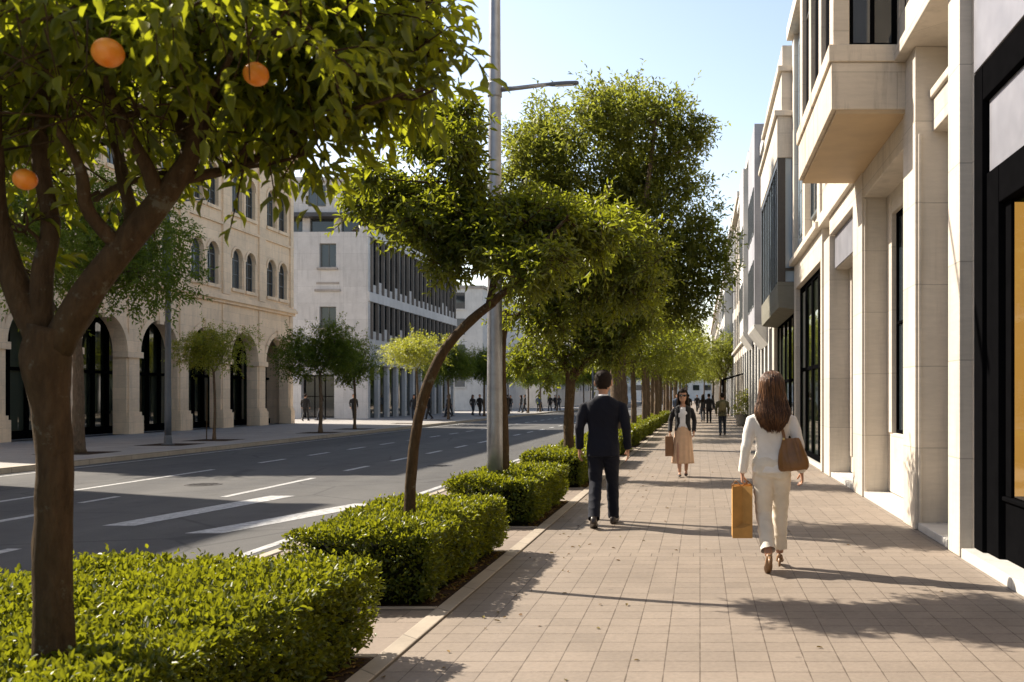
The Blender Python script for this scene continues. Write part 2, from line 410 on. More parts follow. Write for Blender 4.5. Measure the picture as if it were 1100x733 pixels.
def window(P, s0, s1, z0, z1, d, parent, nm=2, nh=2, fm='frame', gm='glass', fw=.06, arch=False, name='window'):
    """frame bars with the panes as a sub-part; arch: round head of radius (s1-s0)/2 above z1"""
    mb = MB(); hw = (s1-s0)/2; cs = (s0+s1)/2
    zt = z1 + (hw if arch else 0)
    mb.fbox(P, s0, s0+fw, z0, z1, d, d+.07); mb.fbox(P, s1-fw, s1, z0, z1, d, d+.07)
    mb.fbox(P, s0+fw, s1-fw, z0, z0+fw, d, d+.07); mb.fbox(P, s0+fw, s1-fw, z1-fw, z1, d, d+.07)
    for k in range(1, nm):
        s = s0 + (s1-s0)*k/nm; mb.fbox(P, s-fw*.4, s+fw*.4, z0+fw, zt-fw if not arch else zt-.02, d+.003, d+.06)
    for k in range(1, nh):
        zz = z0 + (z1-z0)*k/nh; mb.fbox(P, s0+fw, s1-fw, zz-fw*.35, zz+fw*.35, d+.006, d+.055)
    if arch: arch_strip(mb, P, cs, z1, hw, hw-fw, d, d+.07)
    f = mb.build(name, M[fm], parent)
    g = MB()
    if arch: g.prism(arch_poly(cs, hw-.01, z1, z0+.01), P, d+.035, d+.05)
    else: g.fbox(P, s0+.01, s1-.01, z0+.01, z1-.01, d+.035, d+.05)
    g.build('pane', M[gm], f)
    return f
def PL_(x0): return lambda s, z, d: (x0 - d, s, z)      # facade on the left, facing +X
def PR_(x0): return lambda s, z, d: (x0 + d, s, z)      # facade on the right, facing -X
def PF_(y0): return lambda s, z, d: (s, y0 + d, z)      # facade facing the camera

# ------------------------------------------------------------------ left: arcade building
def arcade_building():
    e = empty('arcade_building', (-30, 42, 0), 'warm limestone building with a ground floor arcade and paired arched windows across the road', 'building')
    e.location = (0,0,0)
    P = PL_(-23.5); Y1 = 56.3; pitch = 3.95; nb = 7; Y0 = Y1 - pitch*nb
    w = MB(); mould = MB()
    H = 15.4
    for b in range(nb):
        s0 = Y0 + b*pitch; s1 = s0+pitch; c = (s0+s1)/2
        arch_panel(w, P, s0, s1, 0, 6.15, c, 1.5, 3.35, 0, 0, .55, 16)
        arch_strip(mould, P, c, 3.35, 1.74, 1.505, -.07, .05, 18)
        mould.fbox(P, c-.16, c+.16, 4.68, 5.2, -.13, .03)        # keystone
        for sg in (-1, 1):
            arch_panel(w, P, c if sg > 0 else s0, s1 if sg > 0 else c, 6.15, 10.1, c+sg*.74, .54, 8.5, 7.0, 0, .3)
            arch_panel(w, P, c if sg > 0 else s0, s1 if sg > 0 else c, 10.1, H, c+sg*.74, .54, 12.3, 10.8, 0, .3)
            for zs, zb in ((8.5, 7.0), (12.3, 10.8)):
                arch_strip(mould, P, c+sg*.74, zs, .68, .545, -.05, .03, 12)
                mould.fbox(P, c+sg*.74-.66, c+sg*.74+.66, zb-.16, zb, -.1, .04)
        mould.fbox(P, c-.12, c+.12, 6.9, 8.6, -.04, .02); mould.fbox(P, c-.12, c+.12, 10.7, 12.4, -.04, .02)
    # pilasters, plinths and capitals at each pier
    for b in range(nb+1):
        s = Y0 + b*pitch
        a, z_ = (s-.36, s+.36)
        if b == 0: a = s
        if b == nb: z_ = s
        mould.fbox(P, a-.16*(b>0), z_+.16*(b<nb), 0, .75, -.16, .5)
        mould.fbox(P, a-.1*(b>0), z_+.1*(b<nb), .75, .9, -.11, .48)
        mould.fbox(P, a, z_, .9, 6.1, -.06, .02)
        mould.fbox(P, a-.2*(b>0), z_+.2*(b<nb), 3.15, 3.4, -.13, .5)
        mould.fbox(P, a-.02, z_+.02, 6.62, 14.4, -.09, .02)
    # the side facing away from the arcade and the far end
    w.quad(P(Y0-.02,0,-.0), P(Y0-.02,H,-.0), P(Y0-.02,H,5), P(Y0-.02,0,5)); w.quad(P(Y1+.02,0,0), P(Y1+.02,H,0), P(Y1+.02,H,5), P(Y1+.02,0,5))
    w.quad(P(Y0,0,5), P(Y1,0,5), P(Y1,H,5), P(Y0,H,5))
    w.quad(P(Y0,6.1,.3), P(Y1,6.1,.3), P(Y1,6.1,3.6), P(Y0,6.1,3.6))
    w.build('wall', M['stoneC'], e)
    # cornices, stepped
    for z0, d, h in ((6.15,.16,.14),(6.29,.28,.16),(6.45,.2,.12),(10.0,.1,.12),(14.5,.14,.2),(14.7,.3,.16),(14.86,.5,.2),(15.06,.6,.14)):
        mould.fbox(P, Y0-d*.5, Y1+d*.5, z0, z0+h, -d, .1)
    mould.build('stone_moulding', M['stoneC'], e)
    mb = MB()
    mb.prism([(Y0-.3,15.2),(Y1+.3,15.2),(Y1-2.2,16.0),(Y0+2.2,16.0)], P, .4, 5.3)
    mb.build('roof', plain_mat('clay_roof_tiles', (.30,.15,.09), .8, 0, .3, .3, 8), e)
    for b in range(nb):
        c = Y0 + (b+.5)*pitch
        f = MB()
        for s in (-1.5, -.5, .5, 1.5): f.fbox(P, c+s-.06, c+s+.06, 0, 4.9, 1.3, 1.42)
        f.fbox(P, c-1.95, c+1.95, 2.5, 2.62, 1.302, 1.41); f.fbox(P, c-1.95, c+1.95, .0, .3, 1.25, 1.43)
        fo = f.build('shopfront', M['black'], e)
        g = MB(); g.fbox(P, c-1.97, c+1.97, .3, 6.0, 1.45, 1.48); g.build('pane', M['glassgreen'], fo)
        for sg in (-1, 1):
            for zs, zb in ((8.5, 7.0), (12.3, 10.8)):
                window(P, c+sg*.74-.54, c+sg*.74+.54, zb, zs, .17, e, 2, 2, arch=True)
    return e
arcade_building()

# ------------------------------------------------------------------ left: pale grey building with fins
def fin_building():
    e = empty('grey_building', (0,0,0), 'pale grey stone building with rows of vertical fins and a set back top floor', 'building')
    XF, YN, YE, XB = -23.1, 68.0, 92.5, -31.0
    P = PL_(XF); F = PF_(YN)
    w = MB()
    # street side bands
    for z0, z1 in ((3.75, 5.55), (8.2, 8.85), (12.7, 13.4)):
        w.fbox(P, YN+.02, YE, z0, z1, -.1, .6)
    w.fbox(P, YN+.75, YE, 0, 13.4, 1.0, 7.8)
    # camera side wall with real openings
    cols_ = [(XB, -35.5, None), (-35.5, -30.8, -33.2), (-30.8, -25.0, -25.9), (-25.0, XF, None)]
    rows = [(0, 4.2, None), (4.2, 9.2, (6.35, 7.8)), (9.2, 13.0, (10.55, 12.2))]
    for z0, z1, win in rows:
        if win is None:
            arch_panel(w, F, XB, XF, z0, z1, -26.6, 1.15, 3.05, .05, 0, .6, 2, rz=0)
        else:
            for a, b, c in ((XB, -25.2, -25.9),):
                arch_panel(w, F, a, b, z0, z1, c, .58, win[1], win[0], 0, .35, 2, rz=0)
            w.quad(F(-25.2,z0,0), F(XF,z0,0), F(XF,z1,0), F(-25.2,z1,0))
    w.fbox(P, YN+.006, YN+.5, 0, 13.0, .006, .25)
    w.fbox(PF_(YN+.7), XB, XF-.5, 0, 13.3, 0, 1)
    w.build('wall', M['stoneD'], e)
    mb = MB(); mb.fbox(F, -26.8, -25.0, 8.85, 9.0, -.12, .02); mb.fbox(F, -26.7, -25.1, 9.35, 9.5, -.03, .02)
    mb.build('balcony_ledge', M['concrete'], e)
    for c in (-25.9,):
        for z in (6.3, 10.5): mb = MB(); mb.fbox(F, c-.72, c+.72, z-.14, z, -.16, .05); mb.build('sill', M['concrete'], e)
    for c in (-25.9,):
        for z0, z1 in ((6.35, 7.8), (10.55, 12.2)):
            window(F, c-.57, c+.57, z0, z1, .22, e, 2, 1, fw=.07)
    window(F, -27.7, -25.5, .06, 3.04, .4, e, 3, 2, fw=.08, fm='black', name='shop_window')
    # clerestory strip under the overhanging slab
    cl = MB(); cl.fbox(P, YN+.5, YE-.4, 13.4, 14.0, .8, 1.2); cl.fbox(PF_(YN+.5), XB, XF-.9, 13.02, 14.0, .1, .4)
    cl.build('clerestory_glazing', M['glass'], e)
    for k in range(3): mu = MB(); mu.fbox(F, XB+1+k*2.2, XB+1.5+k*2.2, 13.02, 14.0, .35, .62); mu.build('clerestory_pier', M['stoneD'], e)
    ro = MB(); ro.fbox(P, YN-.45, YE+.3, 14.0, 14.28, -.5, 8.2); ro.build('roof_slab', M['darkroof'], e)
    at = MB(); at.box(XB, XF-.05, YN-.1, YE, 14.28, 16.5); at.box(XB, XF+.15, YN-.3, YE, 16.5, 16.75)
    at.build('attic', M['stoneD'], e)
    window(PF_(YN-.14), -27.2, -26.0, 14.75, 16.2, 0, e, 2, 1, fw=.07)
    # fins, floor by floor
    n = 19; st = (YE-YN-1.2)/n
    for zz0, zz1 in ((5.55, 8.2), (8.85, 12.7)):
        fb = MB()
        for k in range(n+1):
            s = YN+.65+k*st; fb.fbox(P, s-.075, s+.075, zz0+.002, zz1-.002, -.13, .2)
        fb.build('fins', stone_mat('brown_concrete_fin', (.22,.19,.165), (2.2,.9), .7, .8, .8), e)
    for k in range(n):
        s = YN+.65+k*st
        for zz0, zz1 in ((5.55, 8.2), (8.85, 12.7)):
            window(P, s+.08, s+st-.08, zz0, zz1, .08, e, 1, 3, fw=.05, fm='black')
    rr = random.Random(4)
    for k in range(n):
        s = YN+.65+k*st
        for zz0, zz1 in ((5.55, 8.2), (8.85, 12.7)):
            h = rr.choice((.55, .6, .6, .9, 1.1)); sp = MB(); sp.fbox(P, s+.085, s+st-.085, zz0+.01, zz0+h, .03, .075); sp.build('spandrel_panel', M['stoneD'], e)
    # ground floor colonnade
    for k in range(12):
        s = YN + .3 + k*(YE-YN-.9)/11; cb = MB(); cb.fbox(P, s-.24, s+.24, 0, 3.75, .03, .3); cb.build('column', M['stoneD'], e)
    g = MB(); g.fbox(P, YN+.7, YE, .0, 3.74, .9, .96); g.build('shopfront_glazing', M['glassgreen'], e)
    return e
fin_building()

def block(name, label, x0, x1, y0, y1, H, mat, P, floors, nb, z0=4.0, wins=True, cat='building', plain=True, side=None, fl=None, winh=1.7, group=None):
    """a street block: wall with recessed windows, cornice, roof parapet"""
    e = empty(name, (0,0,0), label, cat, group)
    w = MB(); w.box(x0, x1, y0, y1, 0, H)
    w.build('wall', mat, e)
    c = MB(); c.box(x0-.2, x1+.2, y0-.2, y1+.2, H, H+.3); c.build('roof', M['concrete'], e)
    fh = fl or (H-z0)/floors
    s_0, s_1 = side
    st = (s_1-s_0)/nb
    for k in range(nb):
        s = s_0+st*(k+.5)
        for q in range(floors):
            z = z0+q*fh+.7
            fr = MB(); hw = st*.28
            fr.fbox(P, s-hw-.1, s-hw, z-.1, z+winh+.1, -.09, .02); fr.fbox(P, s+hw, s+hw+.1, z-.1, z+winh+.1, -.09, .02)
            fr.fbox(P, s-hw, s+hw, z+winh, z+winh+.1, -.09, .02); fr.fbox(P, s-hw-.1, s+hw+.1, z-.22, z-.1, -.16, .02)
            f = fr.build('window', M['stoneF'], e)
            g = MB(); g.fbox(P, s-hw, s+hw, z-.1, z+winh, -.02, .01); g.build('pane', M['glass'], f)
    return e
# unseen block added outside the left frame edge to shade the near road
block('unseen_shade_block', 'unseen plain stone block added beyond the left edge of the view to shade the road', -29, -23.5, -20, 23.2, 15.9, M['stoneC'], PL_(-23.5), 3, 10, side=(-19.5, 23))
# far left blocks past the cross street
block('white_building', 'far white block of flats standing past the grey finned building', -52, -24, 108, 135, 13.5, M['stoneF'], PF_(108), 4, 6, side=(-51,-25), z0=2)
block('pale_building', 'distant low pale block with a flat roof behind the far street trees', -40, -21, 142, 190, 9.5, M['stoneF'], PL_(-21), 3, 12, side=(143,189), z0=2)
block('distant_building', 'hazy pale building closing the far end of the street', -60, 30, 330, 345, 17, M['stoneF'], PF_(330), 4, 22, side=(-58,28), z0=3)
block('low_building', 'long distant grey block on the far side past the pale block', -44, -20, 198, 300, 11, M['stoneD'], PL_(-20), 3, 20, side=(200,298), z0=2)

# manhole covers in the lanes and a slot drain by the border
def manhole(x, y, z, r, label, mat):
    e = empty('manhole_cover', (x, y, z), label, 'manhole cover')
    mb = MB(); mb.lathe([(r, 0), (r, .004), (r*.94, .006)], n=28); mb.build('lid', mat, e)
    mb = MB()
    for k in range(5): w_ = r*.8*math.sqrt(max(.05, 1-((k-2)/2.6)**2)); mb.box(-w_, w_, (k-2)*r*.3-.012, (k-2)*r*.3+.012, .006, .010)
    mb.build('rib', mat, e)
iron = plain_mat('cast_iron', (.05,.045,.042), .6, .6, .4, .3, 20)
manhole(-9.4, 18.5, -.119, .33, 'round iron manhole cover in the sunlit middle lane', iron)
manhole(-6.3, 23.5, -.119, .33, 'round iron manhole cover in the lane nearest the hedges', iron)
# ------------------------------------------------------------------ right side: shop fronts and piers
P = PR_(0)                                    # d is the world X itself here
def dark_shop():
    e = empty('dark_shop', (0,0,0), 'dark framed shop front with silver panels and an amber lit window', 'shop front')
    f = MB()
    f.fbox(P, 9.08, 9.35, .1, 4.62, 2.62, 2.79); f.fbox(P, 8.72, 9.08, .1, 3.62, 2.66, 2.79)                       # jamb beside the stone pier
    f.fbox(P, -6, 8.72, 3.28, 3.62, 2.663, 3.2)                        # transom bars
    f.fbox(P, -6, 9.08, 4.30, 4.62, 2.625, 3.2)
    for y in (5.6, 2.2, -1.2, -4.6): f.fbox(P, y-.12, y+.12, .1, 3.28, 2.68, 2.85)
    f.fbox(P, -6, 8.72, .1, .62, 2.72, 3.0)                         # kick plate
    f.fbox(P, -6, 8.72, .62, .66, 2.69, 3.0)
    f.fbox(P, 8.55, 8.72, .66, 3.28, 2.72, 2.755)
    f.build('frame', M['black'], e, bevel=.01)
    for z0, z1 in ((3.62, 4.30), (4.62, 8.6)):
        mb = MB(); y = 9.07 if z0 < 4 else 9.34
        while y > -5: mb.fbox(P, y-2.28, y-.02, z0+.004, z1-.004, 2.68 if z0 < 4 else 2.61, 3.1); y -= 2.3
        mb.build('silver_panel', M['silver'], e, bevel=.006)
    t = NT('amber_lit_interior'); em = t.n('ShaderNodeEmission'); em.inputs[0].default_value = (.80,.43,.10,1); em.inputs[1].default_value = .4
    for y0, y1 in ((5.72, 8.55), (2.32, 5.48), (-1.08, 2.08), (-4.48, -1.32)):
        mb = MB(); mb.quad(P(y0,.66,2.735), P(y1,.66,2.735), P(y1,3.28,2.735), P(y0,3.28,2.735)); g = mb.build('shop_window', NT_glass(), e)
    mb = MB(); mb.fbox(P, -6, 8.7, .3, 3.25, 4.4, 4.45); mb.fbox(P, 8.70, 8.74, .13, 3.28, 2.80, 4.39); mb.build('lit_back_panel', t.done(em.outputs[0]), e)
    mb = MB(); mb.fbox(P, -6, 9.3, 3.3, 3.36, 3.2, 4.5); mb.fbox(P, -6, 9.3, .0, .12, 3.2, 4.5); mb.fbox(P, 8.75, 8.85, .12, 3.3, 3.2, 4.5); mb.build('shop_interior', plain_mat('shop_wood', (.25,.14,.06), .6), e)
    mb = MB(); mb.box(2.95, 14, -6, 9.38, 8.6, 15.5); mb.box(3.2, 14, -6, 9.38, 3.4, 8.6); mb.build('wall', M['stoneF'], e)
    mb = MB(); mb.box(2.5, 3.2, -6, 9.36, -.1, .095); mb.build('step', M['marble'], e, bevel=.008)
def NT_glass():
    m = bpy.data.materials.get('shop_display_glass')
    if m: return m
    t = NT('shop_display_glass')
    a = t.n('ShaderNodeBsdfTransparent'); a.inputs[0].default_value = (.75,.72,.66,1)
    b = t.n('ShaderNodeBsdfGlossy'); b.inputs['Roughness'].default_value = .03
    lw = t.n('ShaderNodeLayerWeight'); lw.inputs[0].default_value = .5; fr_ = t.math('ADD', t.math('MULTIPLY', t.math('POWER', lw.outputs['Facing'], 5), .9), .04)
    m = t.n('ShaderNodeMixShader'); t.l(fr_, m.inputs[0]); t.l(a.outputs[0], m.inputs[1]); t.l(b.outputs[0], m.inputs[2])
    return t.done(m.outputs[0])
dark_shop()

def pier_building():
    e = empty('pier_building', (0,0,0), 'warm limestone building with tall piers, recessed windows and a projecting stone bay', 'building')
    piers = [(9.42, 9.86, 2.5, 2.98), (11.36, 12.04, 2.5, 2.98), (15.1, 16.0, 2.5, 3.02), (18.9, 19.75, 2.5, 2.95)]
    for k, (a, b, x0, x1) in enumerate(piers):
        mb = MB(); mb.fbox(P, a, b, 0, 5.02 if k == 2 else 4.66 if k == 3 else 5.62, x0, x1)
        if k == 0:                                                  # slim pilaster strips on the nearest pier
            mb.fbox(P, a-.055, a, 0, 5.6, x0+.12, x1)
        if k in (1, 2):
            mb.fbox(P, a-.03, a, 0, 4.6, x0+.035, x0+.075)
        mb.build('pier', M['stoneA'], e, bevel=.012)
    # marble steps and thresholds between piers
    for a, b in ((9.87, 11.35), (12.05, 15.09), (16.01, 18.89)):
        mb = MB(); mb.fbox(P, a, b, -.1, .085, 2.53, 3.2); mb.build('step', M['marble'], e, bevel=.008)
        mb = MB(); mb.fbox(P, a, b, .085, .1, 3.2, 3.3); mb.fbox(P, a, b, .1, 1.0 if a < 15 else .1+.3, 2.90, 3.3); mb.build('low_wall', M['stoneA'], e, bevel=.01)
    # back wall of the recesses, with tall windows
    for a, b, ws in ((9.87, 11.35, (10.15, 11.1)), (12.05, 15.09, (12.5, 14.7)), (16.01, 18.89, (16.4, 18.6))):
        mb = MB(); z0 = 1.0 if a < 15 else .4
        mb.fbox(P, a, ws[0], z0, 6, 2.88, 3.3); mb.fbox(P, ws[1], b, z0, 6, 2.88, 3.3); mb.fbox(P, ws[0], ws[1], 4.3, 6, 2.885, 3.3)
        mb.build('recess_wall', M['stoneA'], e, bevel=.01)
        window(P, ws[0], ws[1], z0, 4.3, 2.95, e, 2, 2, fm='black', fw=.05)
    # lintels over the recesses
    mb = MB()
    mb.fbox(P, 12.04, 15.1, 4.62, 5.04, 2.52, 3.3); mb.build('lintel', M['stoneA'], e, bevel=.015); mb = MB()                    # under the bay
    mb.fbox(P, 16.0, 18.9, 4.66, 5.0, 2.5, 3.3); mb.fbox(P, 16.0, 18.9, 4.0, 4.66, 2.62, 2.88); mb.build('lintel', M['stoneA'], e, bevel=.015); mb = MB()
    mb.fbox(P, 9.86, 11.36, 4.62, 5.0, 2.70, 3.3); mb.fbox(P, 9.86, 11.36, 5.0, 5.1, 2.66, 3.3)
    mb.build('lintel', M['stoneA'], e, bevel=.015)
    mb = MB(); mb.fbox(P, 16.02, 18.88, 4.02, 4.64, 2.602, 2.62); mb.build('fascia_panel', M['silver'], e)
    # string course and upper wall
    mb = MB()
    mb.fbox(P, 9.42, 11.9, 5.62, 5.78, 2.36, 3.3); mb.fbox(P, 9.42, 11.9, 5.78, 6.15, 2.42, 3.3); mb.build('string_course', M['stoneA'], e, bevel=.015); mb = MB()
    mb.fbox(P, 15.85, 20.0, 5.0, 5.25, 2.42, 3.3); mb.fbox(P, 15.85, 20.0, 5.25, 5.75, 2.5, 3.3)
    mb.build('string_course', M['stoneA'], e, bevel=.015)
    # upper floors: piers and spandrels in front of glazing
    up = MB()
    for a, b in ((9.42, 9.95), (11.3, 11.88), (16.6, 17.1), (18.2, 18.6), (19.5, 20.0)): up.fbox(P, a, b, 5.75, 15.4, 2.5, 3.2)
    for z0, z1 in ((9.0, 9.8), (12.4, 13.2), (15.4, 16.4)): up.fbox(P, 9.42, 20.0, z0, z1, 2.54, 3.2)
    up.fbox(P, 15.8, 16.6, 5.75, 15.4, 2.56, 3.2)
    up.box(3.35, 14, 9.4, 20, 0, 16.2)
    up.fbox(P, 9.4, 20.1, 16.4, 16.7, 2.2, 14)
    up.build('upper_wall', M['stoneA'], e, bevel=.015)
    for a, b in ((9.95, 11.3), (17.1, 18.2), (18.6, 19.5)):
        for z0, z1 in ((6.15, 9.0), (9.8, 12.4), (13.2, 15.4)): window(P, a, b, z0, z1, 2.95, e, 2, 2, fw=.06)
    # the projecting bay
    BX, B0, B1 = 1.6, 11.9, 15.85
    mb = MB()
    mb.fbox(P, B0, B1, 5.045, 5.62, BX, 3.2)
    mb.fbox(P, B0-.03, B1+.03, 5.62, 5.83, BX-.035, 3.2)
    mb.build('bay_parapet', M['stoneB'], e, bevel=.014)
    mb = MB(); mb.fbox(P, B0+.02, B1-.02, 5.0, 5.045, BX+.06, 2.55); mb.build('bay_soffit', plain_mat('gold_brown_soffit', (.46,.33,.19), .6, 0, .4, .12, 2), e)
    mb = MB()
    for a, b in ((B0, B0+.34), (13.1, 13.36), (14.3, 14.56), (B1-.34, B1)): mb.fbox(P, a, b, 5.83, 9.2, BX+.02, BX+.22)
    mb.fbox(P, B0+.004, B0+.34, 5.83, 9.2, 2.42, 2.5)
    mb.fbox(P, B0-.02, B1+.02, 9.2, 9.8, BX, 3.2)
    mb.build('bay_post', M['stoneB'], e, bevel=.012)
    FB = PF_(B0)
    window(FB, BX+.22, 2.42, 5.83, 9.2, .1, e, 2, 3, fm='black', fw=.06)
    for a, b in ((B0+.34, 13.1), (13.36, 14.3), (14.56, B1-.34)): window(P, a, b, 5.83, 9.2, BX+.08, e, 1, 2, fm='bronze', fw=.06)
    mb = MB(); mb.fbox(P, B0+.8, B1-.1, 5.83, 9.2, BX+.75, 3.2); mb.build('bay_interior', M['interior'], e)
pier_building()

def oriel_building():
    e = empty('oriel_building', (0,0,0), 'building with dark glass shop windows and a tall glazed oriel over the pavement', 'building')
    Y0, Y1 = 20.05, 33.5
    w = MB()
    w.box(3.3, 14, Y0, Y1, 0, 11.5)
    w.fbox(P, Y0, 26.0, 4.37, 5.0, 2.5, 3.3); w.fbox(P, Y0, 26.0, 5.0, 5.14, 2.36, 3.3)
    w.fbox(P, Y0, 26.0, 5.14, 11.0, 2.62, 3.3)
    w.fbox(P, 26.0, Y1, 4.0, 11.3, 2.6, 3.3)
    for a, b in ((20.05, 20.5), (22.9, 23.4), (25.5, 26.0)): w.fbox(P, a, b, 5.14, 11.3, 2.45, 3.3)
    for a, b in ((20.05, 20.3), (25.6, 26.0), (33.1, 33.5)): w.fbox(P, a, b, 0, 4.37, 2.5, 3.3)
    w.fbox(P, Y0, 26.0, 11.0, 11.35, 2.3, 3.3)
    w.build('wall', M['stoneA'], e, bevel=.012)
    mb = MB(); mb.fbox(P, 24.6, 26.3, 5.2, 11.25, 2.56, 2.6); mb.build('skytone_glass_sheet', M['glass_skytone'], e)
    for a, b in ((20.55, 22.85), (23.45, 25.45)):
        for z0, z1 in ((5.6, 7.9), (8.5, 10.6)): window(P, a+.3, b-.3, z0, z1, 2.55, e, 2, 2)
    # shop windows
    ys = [20.3, 21.6, 22.9, 24.2, 25.6]
    for a, b in zip(ys[:-1], ys[1:]):
        window(P, a+.01, b-.01, .1, 4.36, 2.62, e, 1, 2, fm='black', gm='glassgreen', fw=.12, name='shop_window')
    ys = [26.0, 27.4, 28.8, 30.2, 31.6, 33.1]
    for a, b in zip(ys[:-1], ys[1:]):
        window(P, a+.01, b-.01, .1, 3.95, 2.62, e, 1, 2, fm='black', gm='glassgreen', fw=.12, name='shop_window')
    # oriel
    OX, A, B = 2.07, 26.0, 33.0
    mb = MB(); mb.prism([(OX, 4.6), (OX, 4.15), (OX+.02, 3.92), (2.6, 3.85), (2.6, 4.6)], lambda s, z, d: (s, d, z), A, B)
    mb.build('oriel_base', stone_mat('dark_mossy_concrete', (.20,.19,.15), (2.2,.9), .7, .8, .85), e, bevel=.01)
    mb = MB()
    mb.fbox(P, A-.0, A+.2, 4.6, 7.9, OX-.01, OX+.2); mb.fbox(P, B-.2, B, 4.6, 7.9, OX-.01, OX+.2)
    mb.fbox(P, A+.2, B-.2, 7.75, 7.9, OX, OX+.15)
    for k in range(1, 8): y = A+.2+k*(B-A-.4)/8; mb.fbox(P, y-.035, y+.035, 4.6, 7.75, OX+.01, OX+.12)
    mb.fbox(P, A+.01, A+.15, 4.9, 4.97, OX+.2, 2.6)
    mb.build('oriel_frame', M['bronze'], e)
    mb = MB(); mb.fbox(P, A+.2, B-.2, 4.61, 7.75, OX+.05, OX+.07); mb.fbox(P, A+.06, A+.09, 4.61, 7.9, OX+.2, 2.6)
    mb.build('oriel_glazing', M['glass_skytone'], e)
    mb = MB(); mb.fbox(P, A-.02, B+.02, 7.9, 9.0, OX-.02, 2.62); mb.fbox(P, A-.1, B+.1, 9.0, 9.14, OX-.1, 2.62)
    mb.fbox(P, A+.04, B-.04, 9.14, 10.2, OX+.1, 2.62); mb.fbox(P, A-.05, B+.05, 10.2, 10.34, OX, 2.62); mb.fbox(P, A+.3, B-.3, 10.34, 11.0, OX+.14, 2.62)
    mb.build('oriel_attic', M['stoneA'], e, bevel=.012)
    mb = MB(); mb.fbox(P, Y0, Y1, -.1, .085, 2.54, 3.3); mb.build('step', M['marble'], e)
oriel_building()

def street_block(name, label, y0, y1, H, mat, bay=None, shop=4.0, nb=4, floors=3, topmat=None):
    e = empty(name, (0,0,0), label, 'building')
    w = MB(); w.box(2.95, 14, y0, y1, 0, H)
    st = (y1-y0)/nb; fh = (H-shop-.6)/floors
    for k in range(nb+1):
        s = y0+k*st; w.fbox(P, max(y0, s-.28), min(y1, s+.28), 0, H, 2.5, 3.0)
    for q in range(floors+1):
        z = shop+q*fh; w.fbox(P, y0, y1, z, z+.75, 2.53, 3.0)
    w.fbox(P, y0-.05, y1+.05, H-.2, H+.15, 2.2, 3.1); w.fbox(P, y0, y1, shop+.6, shop+.75, 2.36, 3.0)
    w.build('wall', mat, e)
    for k in range(nb):
        a, b = y0+k*st+.28, y0+(k+1)*st-.28
        window(P, a, b, .05, shop, 2.72, e, 2, 2, fm='black', gm='glassgreen', fw=.1, name='shop_window')
        for q in range(floors):
            z = shop+q*fh+.75; window(P, a, b, z, z+fh-.75, 2.76, e, 2, 1, fw=.06)
    if bay:
        bx, a, b, z0, z1, bm = bay
        mb = MB(); mb.fbox(P, a, b, z0, z1, bx, 2.51); mb.build('bay', M[bm], e, bevel=.015)
        mb = MB(); mb.prism([(bx-.03, z0), (bx+.0, z0-.12), (2.5, z0-.75), (2.5, z0)], lambda s, z, d: (s, d, z), a-.03, b+.03); mb.build('bay_corbel', M['stoneF'], e, bevel=.01)
        n = 3
        for k in range(n):
            s0 = a+(b-a)*k/n+.25; s1 = a+(b-a)*(k+1)/n-.25
            for z in np.arange(z0+.7, z1-2, 2.7): window(P, s0, s1, z, z+1.7, bx-.03, e, 2, 1, fw=.05)
    return e
street_block('slate_building', 'blue grey building with a projecting slab side and white corbel', 33.6, 44.5, 10.6, M['stoneF'], bay=(2.0, 36.0, 40.5, 4.2, 11.6, 'stoneE'), nb=5)
street_block('white_shop_building', 'white shop building just past the blue grey bay', 44.6, 58, 12.6, M['stoneF'], bay=(2.05, 46.5, 50.5, 4.6, 12.4, 'stoneF'), nb=5)
street_block('cream_building', 'narrow cream building further down the shop row', 58.1, 70, 13.6, M['stoneA'], nb=4)
street_block('grey_shop_building', 'grey building standing after the cream one in the shop row', 70.1, 92, 14.2, M['stoneD'], bay=(1.9, 76, 82, 4.6, 12, 'stoneF'), nb=7)
street_block('far_shop_building', 'far pale block where the shop row meets the trees', 92.1, 130, 13, M['stoneF'], nb=9)
street_block('end_building', 'last distant block at the end of the shop row', 130.2, 210, 15, M['stoneA'], nb=14)

